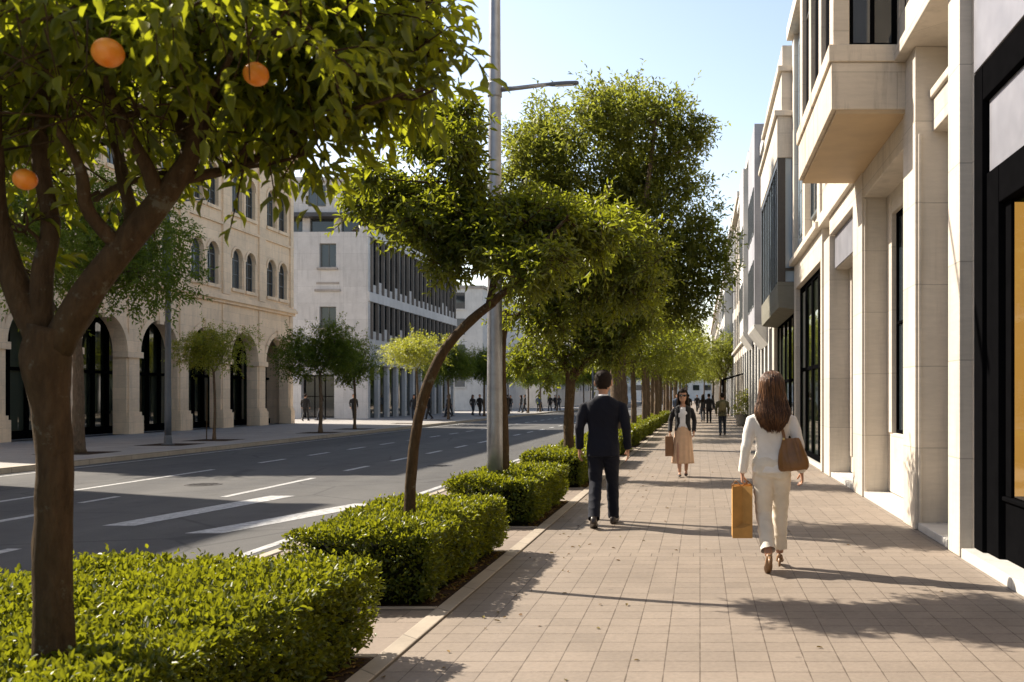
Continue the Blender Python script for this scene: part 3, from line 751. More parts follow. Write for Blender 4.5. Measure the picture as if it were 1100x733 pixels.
# ------------------------------------------------------------------ street furniture
def lamp_post(name, label, x, y, h, r0, r1, mat, arms, z=0, group=None):
    e = empty(name, (x, y, z), label, 'lamp post', group)
    mb = MB(); mb.lathe([(r0*1.9, 0), (r0*1.9, .025), (r0*1.25, .03), (r0*1.15, .25), (r0*1.02, .3)], n=20); mb.build('base', mat, e, smooth=False)
    mb = MB(); mb.lathe([(r0, .02), (r0*.98, 1.2), (r0*.9, h*.35), ((r0+r1)/2, h*.6), (r1, h-.05), (r1*.6, h)], n=24); mb.build('pole', mat, e, smooth=True)
    for za, dx, dy, hl in arms:
        ca = MB(); ca.lathe([(r1*1.5, za-.09), (r1*1.62, za-.08), (r1*1.62, za+.08), (r1*1.5, za+.09)], n=20); ca.build('collar', mat, e)
        L = math.hypot(dx, dy); ux, uy = dx/L, dy/L
        mb = MB(); mb.tube([(ux*r1*.5, uy*r1*.5, za), (dx*.3, dy*.3, za+.03), (dx*.66, dy*.66, za+.075)], [r1*.55, r1*.48, r1*.42], 10); mb.build('arm', mat, e, smooth=True)
        hd = MB(); S = lambda t, w, zz: (dx*t-uy*w, dy*t+ux*w, za+zz)
        rings = []
        for t, w, h0, h1 in ((.6,.02,.058,.085), (.68,.036,.054,.098), (.85,.05,.062,.108), (.97,.045,.074,.112), (1.0,.03,.085,.108)):
            rings.append([S(t,-w,h0), S(t,w,h0), S(t,w,h1-.012), S(t,w*.6,h1), S(t,-w*.6,h1), S(t,-w,h1-.012)])
        hd.rings(rings); l = hd.build('lamp_head', M['polegrey'], e, bevel=.004)
        ln = MB(); ln.add([S(.72,-.03,.054), S(.72,.03,.054), S(.94,.03,.068), S(.94,-.03,.068), S(.72,-.03,.049), S(.72,.03,.049), S(.94,.03,.062), S(.94,-.03,.062)],
                          [(0,1,2,3),(7,6,5,4),(0,4,5,1),(1,5,6,2),(2,6,7,3),(3,7,4,0)]); ln.build('lens', plain_mat('lamp_lens', (.6,.6,.58), .2), l)
    return e
px = (531.5-752)*12.35/FPX
lamp_post('street_lamp', 'tall steel lamp post rising from the hedge with a slim arm over the pavement', px, 12.35, 8.6, .1, .056, M['pole'], [(5.42, 1.06, 0, 1), (8.3, -1.9, 0, 1)])
lamp_post('street_lamp', 'blue grey lamp post on the far pavement before the arcade', (180.5-752)*31.4/FPX, 31.4, 8.0, .10, .06, M['polegrey'], [(7.8, 1.4, 0, 1)])
for u, y, lab in ((487.5, 104, 'thin distant lamp post beside the grey finned building'), (519, 112, 'thin distant lamp post in front of the far white block'), (637, 74, 'thin grey lamp post glimpsed beside the suited man')):
    lamp_post('street_lamp', lab, (u-752)*y/FPX, y, 7.6, .09, .06, M['polegrey'], [(7.3, 1.4, 0, 1), (6.8, -1.2, 0, 1)])

def awning(x, y, label):
    e = empty('awning', (x, y, 0), label, 'awning')
    mb = MB(); mb.prism([(-.7, 2.45), (-.7, 2.55), (.5, 2.9), (.5, 2.83)], lambda s, z, d: (s, d, z), -1.1, 1.1); mb.build('canopy', M['black'], e)
    mb = MB(); mb.prism([(-.72, 2.2), (-.68, 2.2), (-.68, 2.55), (-.72, 2.55)], lambda s, z, d: (s, d, z), -1.1, 1.1); mb.build('valance', M['black'], e)
    for d in (-1.0, 1.0): mb = MB(); mb.tube([(-.66, d, 0), (-.66, d, 2.47)], .03, 8); mb.build('post', M['black'], e)
awning(2.0, 57, 'dark awning on thin posts over the far shop entrance')
# ------------------------------------------------------------------ leaves
def unit(a): return a / np.maximum(np.linalg.norm(a, axis=-1, keepdims=True), 1e-9)
TPL_NEAR = (np.array([[0,0,0],[-.5,.33,.16],[-.43,.66,.13],[0,1,-.16],[.43,.66,.13],[.5,.33,.16],[0,.33,0],[0,.68,-.03]]),
            [(0,6,1),(6,7,2,1),(7,3,2),(0,5,6),(5,4,7,6),(4,3,7)])
TPL_MID = (np.array([[0,0,0],[-.48,.32,.12],[-.36,.7,.08],[0,1,-.1],[.36,.7,.08],[.48,.32,.12]]), [(0,3,2,1),(0,5,4,3)])
TPL_FAR = (np.array([[0,0,0],[-.5,.5,.1],[0,1,-.08],[.5,.5,.1]]), [(0,3,2,1)])
def place_leaves(name, base, direc, normal, length, width, tpl, mat, parent=None, extra=None):
    """one mesh of leaf faces; base/direc/normal: N x 3"""
    tv, tf = tpl; n = len(base)
    y = unit(direc); x = unit(np.cross(y, normal)); z = np.cross(x, y)
    L = length[:, None, None]; Wd = width[:, None, None]
    v = base[:, None, :] + x[:, None, :]*(tv[None, :, 0:1]*Wd) + y[:, None, :]*(tv[None, :, 1:2]*L) + z[:, None, :]*(tv[None, :, 2:3]*L)
    nv = len(tv)
    flat = np.concatenate([np.array(f) for f in tf]); sizes = np.array([len(f) for f in tf])
    allf = (np.arange(n)[:, None]*nv + flat[None, :]).ravel(); alls = np.tile(sizes, n)
    verts = v.reshape(-1, 3); mats = [mat]; midx = None
    if extra is not None:                       # (verts, faces, material): inner twigs, hedge core
        ev, ef, em = extra; o = len(verts)
        verts = np.concatenate([verts, np.asarray(ev, dtype=float).reshape(-1, 3)])
        allf = np.concatenate([allf] + [np.array(f)+o for f in ef]); 
        midx = np.concatenate([np.zeros(len(alls), int), np.ones(len(ef), int)])
        alls = np.concatenate([alls, [len(f) for f in ef]]); mats.append(em)
    return mesh_np(name, verts, allf, alls, mats, parent, midx)

def spray(rng, clumps, ntw, per, tw_len, leaf, width, droop=.3, shell=.45, tight=.9):
    """twigs in clumps, leaves along each twig"""
    c = np.array([q[0] for q in clumps]); r = np.array([q[1] for q in clumps])
    wgt = (r.prod(1))**(.72); wgt /= wgt.sum()
    k = rng.choice(len(clumps), ntw, p=wgt)
    d = unit(rng.normal(size=(ntw, 3))); rad = rng.random(ntw)**shell
    st = c[k] + d*rad[:, None]*r[k]
    td = unit(d*1.0 + rng.normal(size=(ntw, 3))*.55 + np.array([0,0,.15-droop*.5]))
    t = (np.arange(per)+.5)/per
    tl = tw_len*rng.uniform(.6, 1.25, ntw)
    base = st[:, None, :] + td[:, None, :]*(t[None, :, None]*tl[:, None, None]) - np.array([0,0,1])*(t**2)[None, :, None]*tl[:, None, None]*droop*.5
    side = unit(np.cross(td, rng.normal(size=(ntw, 3))))
    ang = np.arange(per)*2.4
    s2 = np.cross(td, side)
    perp = side[:, None, :]*np.cos(ang)[None, :, None] + s2[:, None, :]*np.sin(ang)[None, :, None]
    ld = unit(td[:, None, :]*(.45+.5*t[None, :, None]) + perp*tight + rng.normal(size=(ntw, per, 3))*.22 - np.array([0,0,droop]))
    nm = unit(rng.normal(size=(ntw, per, 3))*.55 + np.array([0,0,1.]))
    n = ntw*per
    ln = leaf*rng.uniform(.65, 1.2, n)
    return base.reshape(n, 3), ld.reshape(n, 3), nm.reshape(n, 3), ln, ln*width, (st, td, tl)

def limb(mb, rng, a, b, r0, r1, n=7, wob=.06, sag=0, cap=True):
    a = np.array(a, float); b = np.array(b, float); L = np.linalg.norm(b-a)
    w1 = rng.normal(size=3)*wob*L; pts = []; rad = []
    for i in range(n):
        t = i/(n-1); p = a+(b-a)*t + w1*math.sin(PI*t) + np.array([0,0,sag*L*math.sin(PI*t)]) + rng.normal(size=3)*wob*.12*L*(0 < i < n-1)
        pts.append(p); rad.append(r0+(r1-r0)*t**.8)
    mb.tube(pts, rad, 9 if r0 > .03 else 6, cap=cap)
    return pts
def smooth_path(pts, n):
    """Catmull-Rom through the given points"""
    p = [np.array(q, float) for q in pts]; p = [2*p[0]-p[1]] + p + [2*p[-1]-p[-2]]; out = []
    segs = len(p)-3
    for i in range(n):
        s = i/(n-1)*segs; k = min(int(s), segs-1); t = s-k
        a, b, c, d = p[k:k+4]
        out.append(.5*((2*b)+(-a+c)*t+(2*a-5*b+4*c-d)*t*t+(-a+3*b-3*c+d)*t**3))
    return out
def trunk_tube(mb, pts, radii, n=26, sides=14, rng=None, knob=.05, flare=True):
    P_ = smooth_path(pts, n); rr = np.interp(np.linspace(0, 1, n), np.linspace(0, 1, len(radii)), radii)
    o = len(mb.v)
    mb.tube(P_, [float(r) for r in rr], sides)
    for i in range(o, len(mb.v)):              # knobbly bark outline
        v = Vector(mb.v[i]); k = (i-o)//sides; c = Vector(P_[min(k, n-1)])
        f = 1+knob*3*noise.noise(v*5.0)+knob*1.6*noise.noise(v*15.0)
        if flare and k < 3: f *= 1+.14*(3-k)
        mb.v[i] = tuple(c+(v-c)*f)
    return P_

def tree(name, label, base, trunk, radii, limbs, clumps, seed, ntw, per, tw_len, leaf, width, mat, bark, tpl, droop=.3, cat='tree', group=None, twigs=True, avoid=None, shell=.45, tight=.9, shoots=.1, sub=0, subr=.5, prune=None):
    """trunk: path points; limbs: (path, r0, r1) lists; clumps: (centre, radii); all in world space"""
    rng = np.random.default_rng(seed); base = np.array(base, float)
    e = empty(name, base, label, cat, group)
    mb = MB()
    tp = trunk_tube(mb, [np.array(q)-base for q in trunk], radii)
    ends = [tp[-1]]
    for path, r0, r1 in limbs:
        pp = trunk_tube(mb, [np.array(q)-base for q in path], [r0, (r0+r1)/2, r1], 18, 11, flare=False); ends.extend(pp[4::3])
    cl = [(np.array(c)-base, np.array(r, float)) for c, r in clumps]
    ends = [np.array(q) for q in ends]
    for c, r in cl:
        k = min(range(len(ends)), key=lambda i: np.linalg.norm(ends[i]-c)+max(0, ends[i][2]-c[2])*2)
        r0 = min(radii[-1]*.4, .012+.016*np.linalg.norm(r))
        limb(mb, rng, ends[k], c, r0, r0*.35, 7, .08)
        for j in range(4):
            d = unit(rng.normal(size=3)+np.array([0,0,.4])); limb(mb, rng, c-(c-ends[k])*.25*rng.random(), c+d*r*.8, r0*.36, .004, 5, .1)
    if sub:                                     # break each clump into tufts with gaps between
        cs_ = []
        for c, r in cl:
            for j in range(sub):
                d = unit(rng.normal(size=3)); cs_.append((c+d*r*rng.uniform(.45, .95), r*subr*rng.uniform(.7, 1.25)))
        cl = cs_
    bs, ld, nm, ln, wd, (st, td, tl) = spray(rng, cl, ntw, per, tw_len, leaf, width, droop, shell, tight)
    if shoots:
        ns = int(ntw*shoots); q = spray(rng, cl, ns, int(per*1.6), tw_len*2.1, leaf*.95, width, droop*.5-.15, .06, .8)
        bs, ld, nm, ln, wd = [np.concatenate([a_, b_]) for a_, b_ in zip((bs, ld, nm, ln, wd), q[:5])]
        for s_, d_, l_ in zip(*q[5]) if twigs else (): mb.tube([s_-d_*l_*.2, s_+d_*l_*.5, s_+d_*l_*.95], [.006, .004, .002], 4)
    if twigs:
        for i in range(0, ntw, 2): mb.tube([st[i]-td[i]*tl[i]*.3, st[i]+td[i]*tl[i]*.5, st[i]+td[i]*tl[i]*.9-np.array([0,0,tl[i]*droop*.4])], [.004, .0028, .0015], 4)
    mb.build('trunk', bark, e, smooth=True)
    keep = np.ones(len(bs), bool)
    if avoid is not None:
        for p, rad in avoid:
            p = np.array(p)-base; keep &= np.linalg.norm(bs + ld*ln[:, None]*.5 - p, axis=1) > rad
    if prune is not None: wp = bs+base; keep &= ~(prune(wp) & (rng.random(len(bs)) < .88))
    place_leaves('crown', bs[keep], ld[keep], nm[keep], ln[keep], wd[keep], tpl, mat, e)
    return e

def px_clumps(lst, Y, rng, ysp=.8, sq=.8):
    out = []
    for q in lst:
        u, v, r = q[:3]; y = Y + rng.uniform(-1, 1)*r*Y/FPX*ysp + (q[3] if len(q) > 3 else 0); rr = r*y/FPX
        c = W(u, v, y)
        out.append((tuple(c), (rr, rr*1.05, rr*sq)))
    return out
def pxp(lst, Y, dys=None): 
    return [tuple(W(u, v, Y) + Vector((0, (dys[i] if dys else 0), 0))) for i, (u, v) in enumerate(lst)]
rg = np.random.default_rng(5)

# the orange tree in the near hedge
YO = 3.8
ORANGES = [(116, 57, 3.05, 34, 'largest and brightest orange hanging in the upper left of the orange tree'),
           (275, 80, 3.35, 28, 'orange hanging to the right in the orange tree crown, clear of the branches'),
           (27, 193, 3.55, 25, 'dim low orange hanging beside the left branches of the orange tree')]
avoid = []
for u, v, Y, d, l in ORANGES:
    p = np.array(W(u, v, Y))
    for k in range(0, 40): avoid.append((p*(1-.02*k)+np.array([0,0,EYE])*(.02*k), .085))
cl = []
for q in [(-60,90,110),(20,60,110),(110,70,105),(190,70,100),(270,60,90),(330,70,80),(385,60,70),(430,55,45),(462,50,22),(325,135,42),(265,150,36),(390,105,38),(425,115,24),(455,95,18),(215,165,26),(180,185,14),(330,165,20),(150,120,40),(60,115,40),(-25,150,45),(-90,190,60),
          (60,-50,100),(180,-60,100),(290,-40,100),(380,-10,80),(-60,-50,100),(430,0,50),(470,38,20),(484,50,12),(455,30,24),(-130,80,110),(95,215,22),(20,240,26),(480,-8,14),(-15,250,40),(25,290,16)]:
    cl += px_clumps([q], YO + rg.uniform(-.15, .5), rg, .5, .75)
for q in [(70,10,80,-.6),(200,-20,85,-.7),(330,30,60,-.6),(-60,10,90,-.5),(120,110,40,.9),(20,100,80,1.2),(200,100,80,1.0),(60,190,26,.8),(130,200,18,.9)]:
    cl += px_clumps([q], YO, rg, .1, .75)
o_tr = pxp([(57,735),(57,690),(56,600),(60,500),(54,430),(50,385),(56,352)], YO)
o_l = [(pxp([(60,375),(92,318),(135,262),(165,212),(188,165),(205,110),(232,40)], YO, [0,0,.0,.05,.1,.1,.2]), .062, .03),
       (pxp([(48,375),(18,300),(8,230),(10,150),(14,60),(18,-30)], YO, [0,-.02,-.06,-.1,-.1,-.1]), .052, .026),
       (pxp([(44,362),(46,290),(47,240),(34,170),(28,100),(40,10)], YO, [0,.0,.04,.05,.1,.1]), .042, .02),
       (pxp([(72,362),(92,290),(108,235),(92,180),(72,120),(58,60)], YO, [0,.1,.2,.25,.3,.3]), .038, .018),
       (pxp([(164,214),(158,180),(142,140),(132,100)], YO, [.05,.0,-.05,-.1]), .034, .016),
       (pxp([(182,186),(215,165),(250,130),(290,80),(330,20)], YO, [.1,.25,.4,.5,.6]), .026, .01),
       (pxp([(192,158),(172,120),(178,60),(170,10)], YO, [.1,.15,.2,.3]), .026, .012),
       (pxp([(130,268),(112,232),(112,190),(95,150)], YO, [0,-.1,-.15,-.2]), .03, .014)]
tree('orange_tree', 'orange tree with a forked brown trunk and fruit rising from the nearest hedge', W(57,735,YO)*Vector((1,1,0)) if False else (W(57,690,YO).x, YO, 0.0),
     [(W(57,690,YO).x, YO, 0.0)]+o_tr[1:], [.076,.072,.066,.064,.07,.088,.078], o_l, cl, 21, 1800, 8, .17, .088, .36, M['leaf_orange'], M['bark'], TPL_NEAR, droop=.5, avoid=avoid, shell=.5, shoots=.08, prune=lambda p: (p[:,0] < -1.85) & (p[:,2] < 2.72) & (p[:,1] < 3.95))
for u, v, Y, d, l in ORANGES:
    r = .94*d/2*Y/FPX; c = W(u, v, Y)
    t_or = bpy.data.materials.get('orange_peel')
    if t_or is None:
        t = NT('orange_peel'); p = t.obj(); cc = t.mix(t.ramp(t.noise(p, 14, 3), [(.3,0.),(.7,1.)]), (.74,.17,.01), (.86,.33,.035))
        t_or = t.done(t.princ(cc, .33, t.bump(t.noise(p, 180, 2), .35, .003), .5, Subsurface_Weight=.15))
    mb = MB(); n = 24
    mb.rings([[(r*1.0*math.sin(a)*math.cos(2*PI*k/n), r*math.sin(a)*math.sin(2*PI*k/n), r*.96*math.cos(a) - (.10*r if i < 1 else 0)) for k in range(n)] for i, a in enumerate([.02,.16,.3,.5,.7,.9,1.1,1.3,1.5,1.7,1.9,2.1,2.3,2.5,2.7,2.9,3.06,3.12])])
    e = empty('orange', c, l, 'fruit', 'oranges on the orange tree')
    mb.build('peel', t_or, e, smooth=True)
    st = MB(); st.tube([(0,0,r*.85),(.004,.004,r*1.4),(.012,.02,r*2.6)], [.003,.0025,.002], 6); st.build('stalk', M['bark'], e)

# the leaning tree in the second hedge
YT = 8.3
cl = []
for q in [(470,145,34),(495,130,22),(450,130,24),(490,160,24),(505,185,16),(412,205,28),(440,222,30),(475,220,32),(400,190,14),(510,222,30),(520,245,36),(560,246,34),(598,256,36),(500,268,28),(545,276,36),(585,284,34),(450,250,20),(625,264,30),(500,112,10),(640,246,22),(478,284,16),(610,240,24),(540,228,18)]:
    cl += px_clumps([q], YT + rg.uniform(-.1, .4), rg, 1.0, .78)
lt = pxp([(440,556),(441,520),(446,470),(457,420),(476,378),(502,348),(530,325)], YT)
tree('leaning_tree', 'slim tree leaning over the second hedge with a bent trunk and bright leaves', (lt[0][0], YT, 0), [(lt[0][0], YT, 0)]+lt, [.056,.05,.046,.045,.045,.043,.04,.036],
     [(pxp([(526,328),(528,290),(515,240),(505,180)], YT, [0,.1,.2,.3]), .035, .012),
      (pxp([(528,326),(560,300),(590,265),(615,235)], YT, [0,-.1,-.2,-.2]), .035, .012)],
     cl, 31, 2900, 8, .17, .075, .36, M['leaf_bright'], M['bark'], TPL_MID, droop=.3, sub=6, subr=.5, shoots=.07)

YT = 12.8
cl = px_clumps([(575,300,38),(610,270,42),(645,265,45),(680,285,36),(600,330,30),(650,310,42),(570,340,24),(690,310,24),(625,246,34),(570,270,26),(665,255,26),(600,232,22),(645,234,22)], YT, rg, 1.0, .8)
b0 = ((541-752)*12.8/FPX, 12.9, 0)
tree('pavement_tree', 'tree with its slim trunk hidden just behind the tall lamp post', b0, [b0, (b0[0]-.02, 12.9, 1.2), (b0[0]-.05, 12.9, 2.1), (b0[0]+.02, 12.9, 2.7)], [.07,.062,.058,.05],
     [(pxp([(548,345),(585,320),(625,290),(650,265)], 12.9), .045, .015)], cl, 41, 2700, 7, .2, .085, .38, M['leaf_bright'], M['bark'], TPL_MID, droop=.35, sub=6, subr=.5, shoots=.08)

YT = 18.4
cl = px_clumps([(590,350,26),(620,345,32),(650,345,34),(575,375,22),(605,385,22),(640,375,24),(670,350,30),(560,395,13),(692,335,24),(600,320,26),(640,315,28),(585,410,10),(660,385,14)], YT, rg, 1.2, .8)
b0 = ((611-752)*18.4/FPX, 18.4, 0)
tree('pavement_tree', 'tree with a straight brown trunk standing left of the suited man', b0, [b0, (b0[0], 18.4, 1.0), (b0[0]+.03, 18.4, 1.7), (b0[0]+.05, 18.4, 2.1)], [.105,.095,.09,.09],
     [(pxp([(613,410),(604,385),(592,365),(580,345)], 18.4), .06, .02), (pxp([(614,410),(628,390),(642,365),(655,340)], 18.4), .06, .02)], cl, 51, 2200, 7, .22, .095, .4, M['leaf_bright'], M['bark'], TPL_MID, droop=.4, sub=6, subr=.5, shoots=.14)

# the tall tree
YT = 29
cl = px_clumps([(572,165,32),(598,150,34),(630,140,36),(665,125,34),(690,115,26),(715,130,30),(735,145,20),(745,128,12),(560,200,24),(600,205,40),(645,200,45),(690,175,45),(725,185,30),(745,195,16),(620,245,45),(670,240,45),(710,235,36),(738,240,22),
     (690,285,40),(730,285,32),(755,282,22),(772,285,12),(650,290,40),(715,320,30),(745,315,22),(640,125,20),(600,135,14),(570,150,12),(545,185,12),(765,262,10),(680,330,28),(655,100,10),(752,150,16),(757,245,22),(772,265,16),(780,295,10),(765,318,18),(742,335,20),(560,180,20),(720,112,14)], YT, rg, 1.3, .85)
b0 = ((665-752)*29/FPX, 29, 0)
tree('tall_tree', 'tallest olive green tree in the row with a thick trunk behind the suited man', b0, [b0, (b0[0], 29, 1.2), (b0[0]-.03, 29, 2.4), (b0[0]-.02, 29, 3.6)], [.30,.27,.25,.22],
     [(pxp([(664,352),(650,310),(625,260),(605,200),(600,150)], 29, [0,.2,.4,.5,.5]), .15, .04), (pxp([(665,352),(676,300),(690,240),(700,180),(705,125)], 29, [0,-.2,-.4,-.5,-.4]), .15, .04),
      (pxp([(666,340),(700,310),(730,290),(757,282)], 29, [0,.1,.3,.3]), .1, .03), (pxp([(664,345),(655,280),(655,200),(660,130)], 29, [0,.5,.9,1]), .12, .035)],
     cl, 61, 6200, 8, .46, .18, .36, M['leaf_olive'], M['barkgrey'], TPL_FAR, droop=.15, twigs=False, sub=6, subr=.42, shoots=.16)

# trees down both pavements: two or three builds, then copies
def round_clumps(rng, c, rx, rz, n, k=.45):
    out = []
    for i in range(n):
        d = unit(rng.normal(size=3)); r = rng.random()**.4
        s = rng.uniform(.7, 1.2)*k
        out.append(((c[0]+d[0]*rx*r*.8, c[1]+d[1]*rx*r*.8, c[2]+d[2]*rz*r*.8), (rx*s, rx*s, rz*s)))
    return out
def small_tree(name, label, x, y, h, rx, rz, tr, seed, mat, bark, leaf=.12, ntw=900, per=7, group=None, th=None):
    rng = np.random.default_rng(seed); th = th or h-rz*1.7
    cl = round_clumps(rng, (x, y, h-rz), rx, rz, 13)
    return tree(name, label, (x,y,0), [(x,y,0),(x+.03,y,th*.5),(x-.02,y,th)], [tr*1.15,tr,tr*.85],
                [((((x,y,th-.05)),(x+rx*.2,y+.1,th+rz*.5),(x+rx*.35,y+.1,h-rz*.7)), tr*.6, tr*.2), (((x,y,th-.05),(x-rx*.25,y-.1,th+rz*.5),(x-rx*.4,y,h-rz)), tr*.6, tr*.2)],
                cl, seed, ntw, per, leaf*2.2, leaf, .42, mat, bark, TPL_FAR, droop=.3, twigs=False, group=group)
G1 = 'trees in the row beyond the tall tree'
a = small_tree('row_tree', 'leafy green tree just past the tall tree, left of the woman in the long skirt', -2.4, 35, 5.3, 2.2, 1.5, .10, 71, M['leaf_bright'], M['barkgrey'], .13, 1300, group=G1)
b = small_tree('row_tree', 'lighter second tree of the row past the tall tree', -2.3, 40, 5.6, 2.5, 1.6, .10, 72, M['leaf_olive'], M['barkgrey'], .14, 1300, group=G1)
k = 0
for y in (44.5, 49, 54, 59, 65, 72, 80, 90, 102, 116, 132):
    c = copy_tree(a if k % 2 else b); c.location = (-2.4+.25*math.sin(k*2.1), y, 0); c.rotation_euler.z = 1.3*k; s = 1.08+.14*math.sin(k*1.7)+.03*k; c.scale = (s, s, s)
    c['label'] = 'tree standing deep in the green row past the woman in the long skirt'; k += 1
G2 = 'trees close to the shop row far away'
for k, (x, y) in enumerate(((1.9, 76), (2.0, 95), (1.6, 118))):
    c = copy_tree(b); c.location = (x, y, 0); c.rotation_euler.z = 2.2+k; c.scale = (1.15,)*3; c['group'] = G2
    c['label'] = 'far tree growing beside the shop row where the street narrows'
GL = 'trees on the far pavement'
small_tree('street_tree', 'big dark tree on the far pavement seen past the orange tree trunk', -17.0, 26.7, 8.3, 3.0, 2.2, .14, 81, M['leaf_dark'], M['barkgrey'], .14, 3300, group=GL, th=3.2)
yt = small_tree('street_tree', 'small yellow green tree in front of the arches', -17.2, 34.6, 4.25, 1.35, 1.05, .045, 82, M['leaf_yellow'], M['barkgrey'], .10, 900, group=GL)  # yellow leaf colour stands in for sunlight the arcade blocks here
st_ = MB(); st_.tube([(-.32,.1,0),(-.3,.1,2.0)], .02, 6); tag(st_.build('tree_stake', M['bark'], loc=(-17.2,34.6,0)), 'thin stake beside the small yellow green tree', 'stake')
dt = small_tree('street_tree', 'round dark green tree before the corner of the grey finned building', -16.2, 41.7, 4.9, 1.75, 1.35, .07, 83, M['leaf_dark'], M['barkgrey'], .12, 2000, group=GL)
small_tree('street_tree', 'slender green tree just right of the round dark tree', -16.4, 46.4, 4.6, 1.3, 1.2, .06, 84, M['leaf_dark'], M['barkgrey'], .12, 900, group=GL)
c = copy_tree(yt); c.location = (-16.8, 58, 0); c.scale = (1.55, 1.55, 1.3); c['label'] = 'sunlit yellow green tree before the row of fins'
c = copy_tree(dt); c.location = (-17, 66, 0); c.scale = (1.05,)*3; c['label'] = 'dark green tree at the far end of the finned building'
c = copy_tree(dt); c.location = (-17, 77, 0); c.scale = (1.12,)*3; c.rotation_euler.z = 2; c['label'] = 'compact dark tree just left of the tall lamp post'
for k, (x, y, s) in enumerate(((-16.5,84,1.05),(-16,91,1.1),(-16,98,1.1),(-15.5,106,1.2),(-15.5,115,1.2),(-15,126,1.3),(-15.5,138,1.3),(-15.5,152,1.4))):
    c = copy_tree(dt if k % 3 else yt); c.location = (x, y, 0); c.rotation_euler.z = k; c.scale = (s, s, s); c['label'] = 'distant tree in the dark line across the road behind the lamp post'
for k, (x, y, s) in enumerate(((-8,205,2.2),(-3,215,2.4),(1,230,2.3),(-13,220,2.2),(-18,210,2.2))):
    c = copy_tree(dt); c.location = (x, y, 0); c.rotation_euler.z = k*1.1; c.scale = (s, s, s); c['label'] = 'big far tree closing the end of the street'; c['group'] = 'trees at the street end'

# ------------------------------------------------------------------ hedges
def hedge(label, a, b, h, n, leaf, seed, x0=-3.02, x1=-1.96, tpl=TPL_MID, top=0):
    rng = np.random.default_rng(seed); L = b-a; Wd = x1-x0; cx, cy = (x0+x1)/2, (a+b)/2
    areas = np.array([Wd*L*1.15, Wd*h, Wd*h*.4, L*h, L*h*.5]); face = rng.choice(5, n, p=areas/areas.sum())
    u, v = rng.random(n), rng.random(n); dep = np.abs(rng.normal(0, .055, n))
    p = np.zeros((n, 3)); nr = np.zeros((n, 3))
    for f in range(5):
        m = face == f; q = dep[m]; uu, vv = u[m], v[m]
        if f == 0: p[m] = np.c_[x0+uu*Wd, a+vv*L, h-q]; nr[m] = (0,0,1)
        if f == 1: p[m] = np.c_[x0+uu*Wd, a+q, .05+vv*(h-.05)]; nr[m] = (0,-1,0)
        if f == 2: p[m] = np.c_[x0+uu*Wd, b-q, .05+vv*(h-.05)]; nr[m] = (0,1,0)
        if f == 3: p[m] = np.c_[x1-q, a+uu*L, .05+vv*(h-.05)]; nr[m] = (1,0,0)
        if f == 4: p[m] = np.c_[x0+q, a+uu*L, .05+vv*(h-.05)]; nr[m] = (-1,0,0)
    # rounded shoulders, a wavy trim line and tucked-in feet
    ex = np.minimum(p[:,0]-x0, x1-p[:,0]); ey = np.minimum(p[:,1]-a, b-p[:,1]); ez = h-p[:,2]
    e1 = np.minimum(ex, ey)
    rd = .15
    m = (e1 < rd) & (ez < rd)
    dx = rd-e1[m]; dz = rd-ez[m]; rr = np.sqrt(dx*dx+dz*dz); s = np.minimum(1, rd/np.maximum(rr, 1e-6))
    ctr = np.array([cx, cy, 0]); 
    p[m, 2] = h-rd+dz*s
    w = np.array([noise.noise(Vector((q[0]*2.3, q[1]*2.3, q[2]*2.3+seed))) + .5*noise.noise(Vector((q[0]*6, q[1]*6, q[2]*6))) for q in p])
    p += nr*(w*.06)[:, None]
    foot = np.clip((.2-p[:,2])/.2, 0, 1); hor = nr.copy(); hor[:,2] = 0; p -= hor*(foot*.08)[:, None]
    shoots = rng.random(n) < .06; p[shoots] += nr[shoots]*rng.uniform(.01, .055, shoots.sum())[:, None]
    gap = np.array([noise.noise(Vector((q[0]*9, q[1]*9, q[2]*9+3))) for q in p]) > -.34
    p, nr = p[gap], nr[gap]; n = len(p)
    d = unit(nr*.75 + rng.normal(size=(n, 3))*.6 + np.array([0,0,.3])); nm = unit(nr*.5 + rng.normal(size=(n, 3))*.6+np.array([0,0,.5]))
    ln = leaf*rng.uniform(.65, 1.25, n)
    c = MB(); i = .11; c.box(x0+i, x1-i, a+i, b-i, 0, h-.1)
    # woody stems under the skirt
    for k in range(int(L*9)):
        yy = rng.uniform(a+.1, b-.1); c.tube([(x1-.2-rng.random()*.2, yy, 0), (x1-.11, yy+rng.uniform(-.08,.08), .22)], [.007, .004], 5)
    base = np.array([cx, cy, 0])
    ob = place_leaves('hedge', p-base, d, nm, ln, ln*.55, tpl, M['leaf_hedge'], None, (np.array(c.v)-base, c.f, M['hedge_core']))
    ob.location = base
    return tag(ob, label, 'hedge', 'clipped hedges along the pavement')
hedge('nearest and widest clipped hedge with the orange tree rising from it', 2.3, 5.92, .585, 66000, .036, 1, x0=-3.72)
hedge('second clipped hedge with the leaning tree rising from it', 7.15, 9.85, .57, 30000, .038, 2)
h3 = hedge('third clipped hedge at the foot of the tall lamp post', 11.6, 14.4, .56, 24000, .045, 3)
h4 = hedge('low clipped hedge just left of the suited man', 16.45, 19.15, .57, 17000, .055, 4, tpl=TPL_FAR)
labs = ['clipped hedge right of the suited man at the foot of the next bed', 'clipped hedge two beds past the suited man', 'small clipped hedge left of the woman in the long skirt', 'clipped hedge of the row just behind the woman with sunglasses']
for k, (pa, pb) in enumerate(PL[4:14]):
    c = h4.copy(); col.objects.link(c); c.location.y = (pa+pb)/2; c.rotation_euler.z = PI*(k % 2)
    c['label'] = labs[k] if k < 4 else 'far clipped hedge in the shaded line beneath the row of trees'
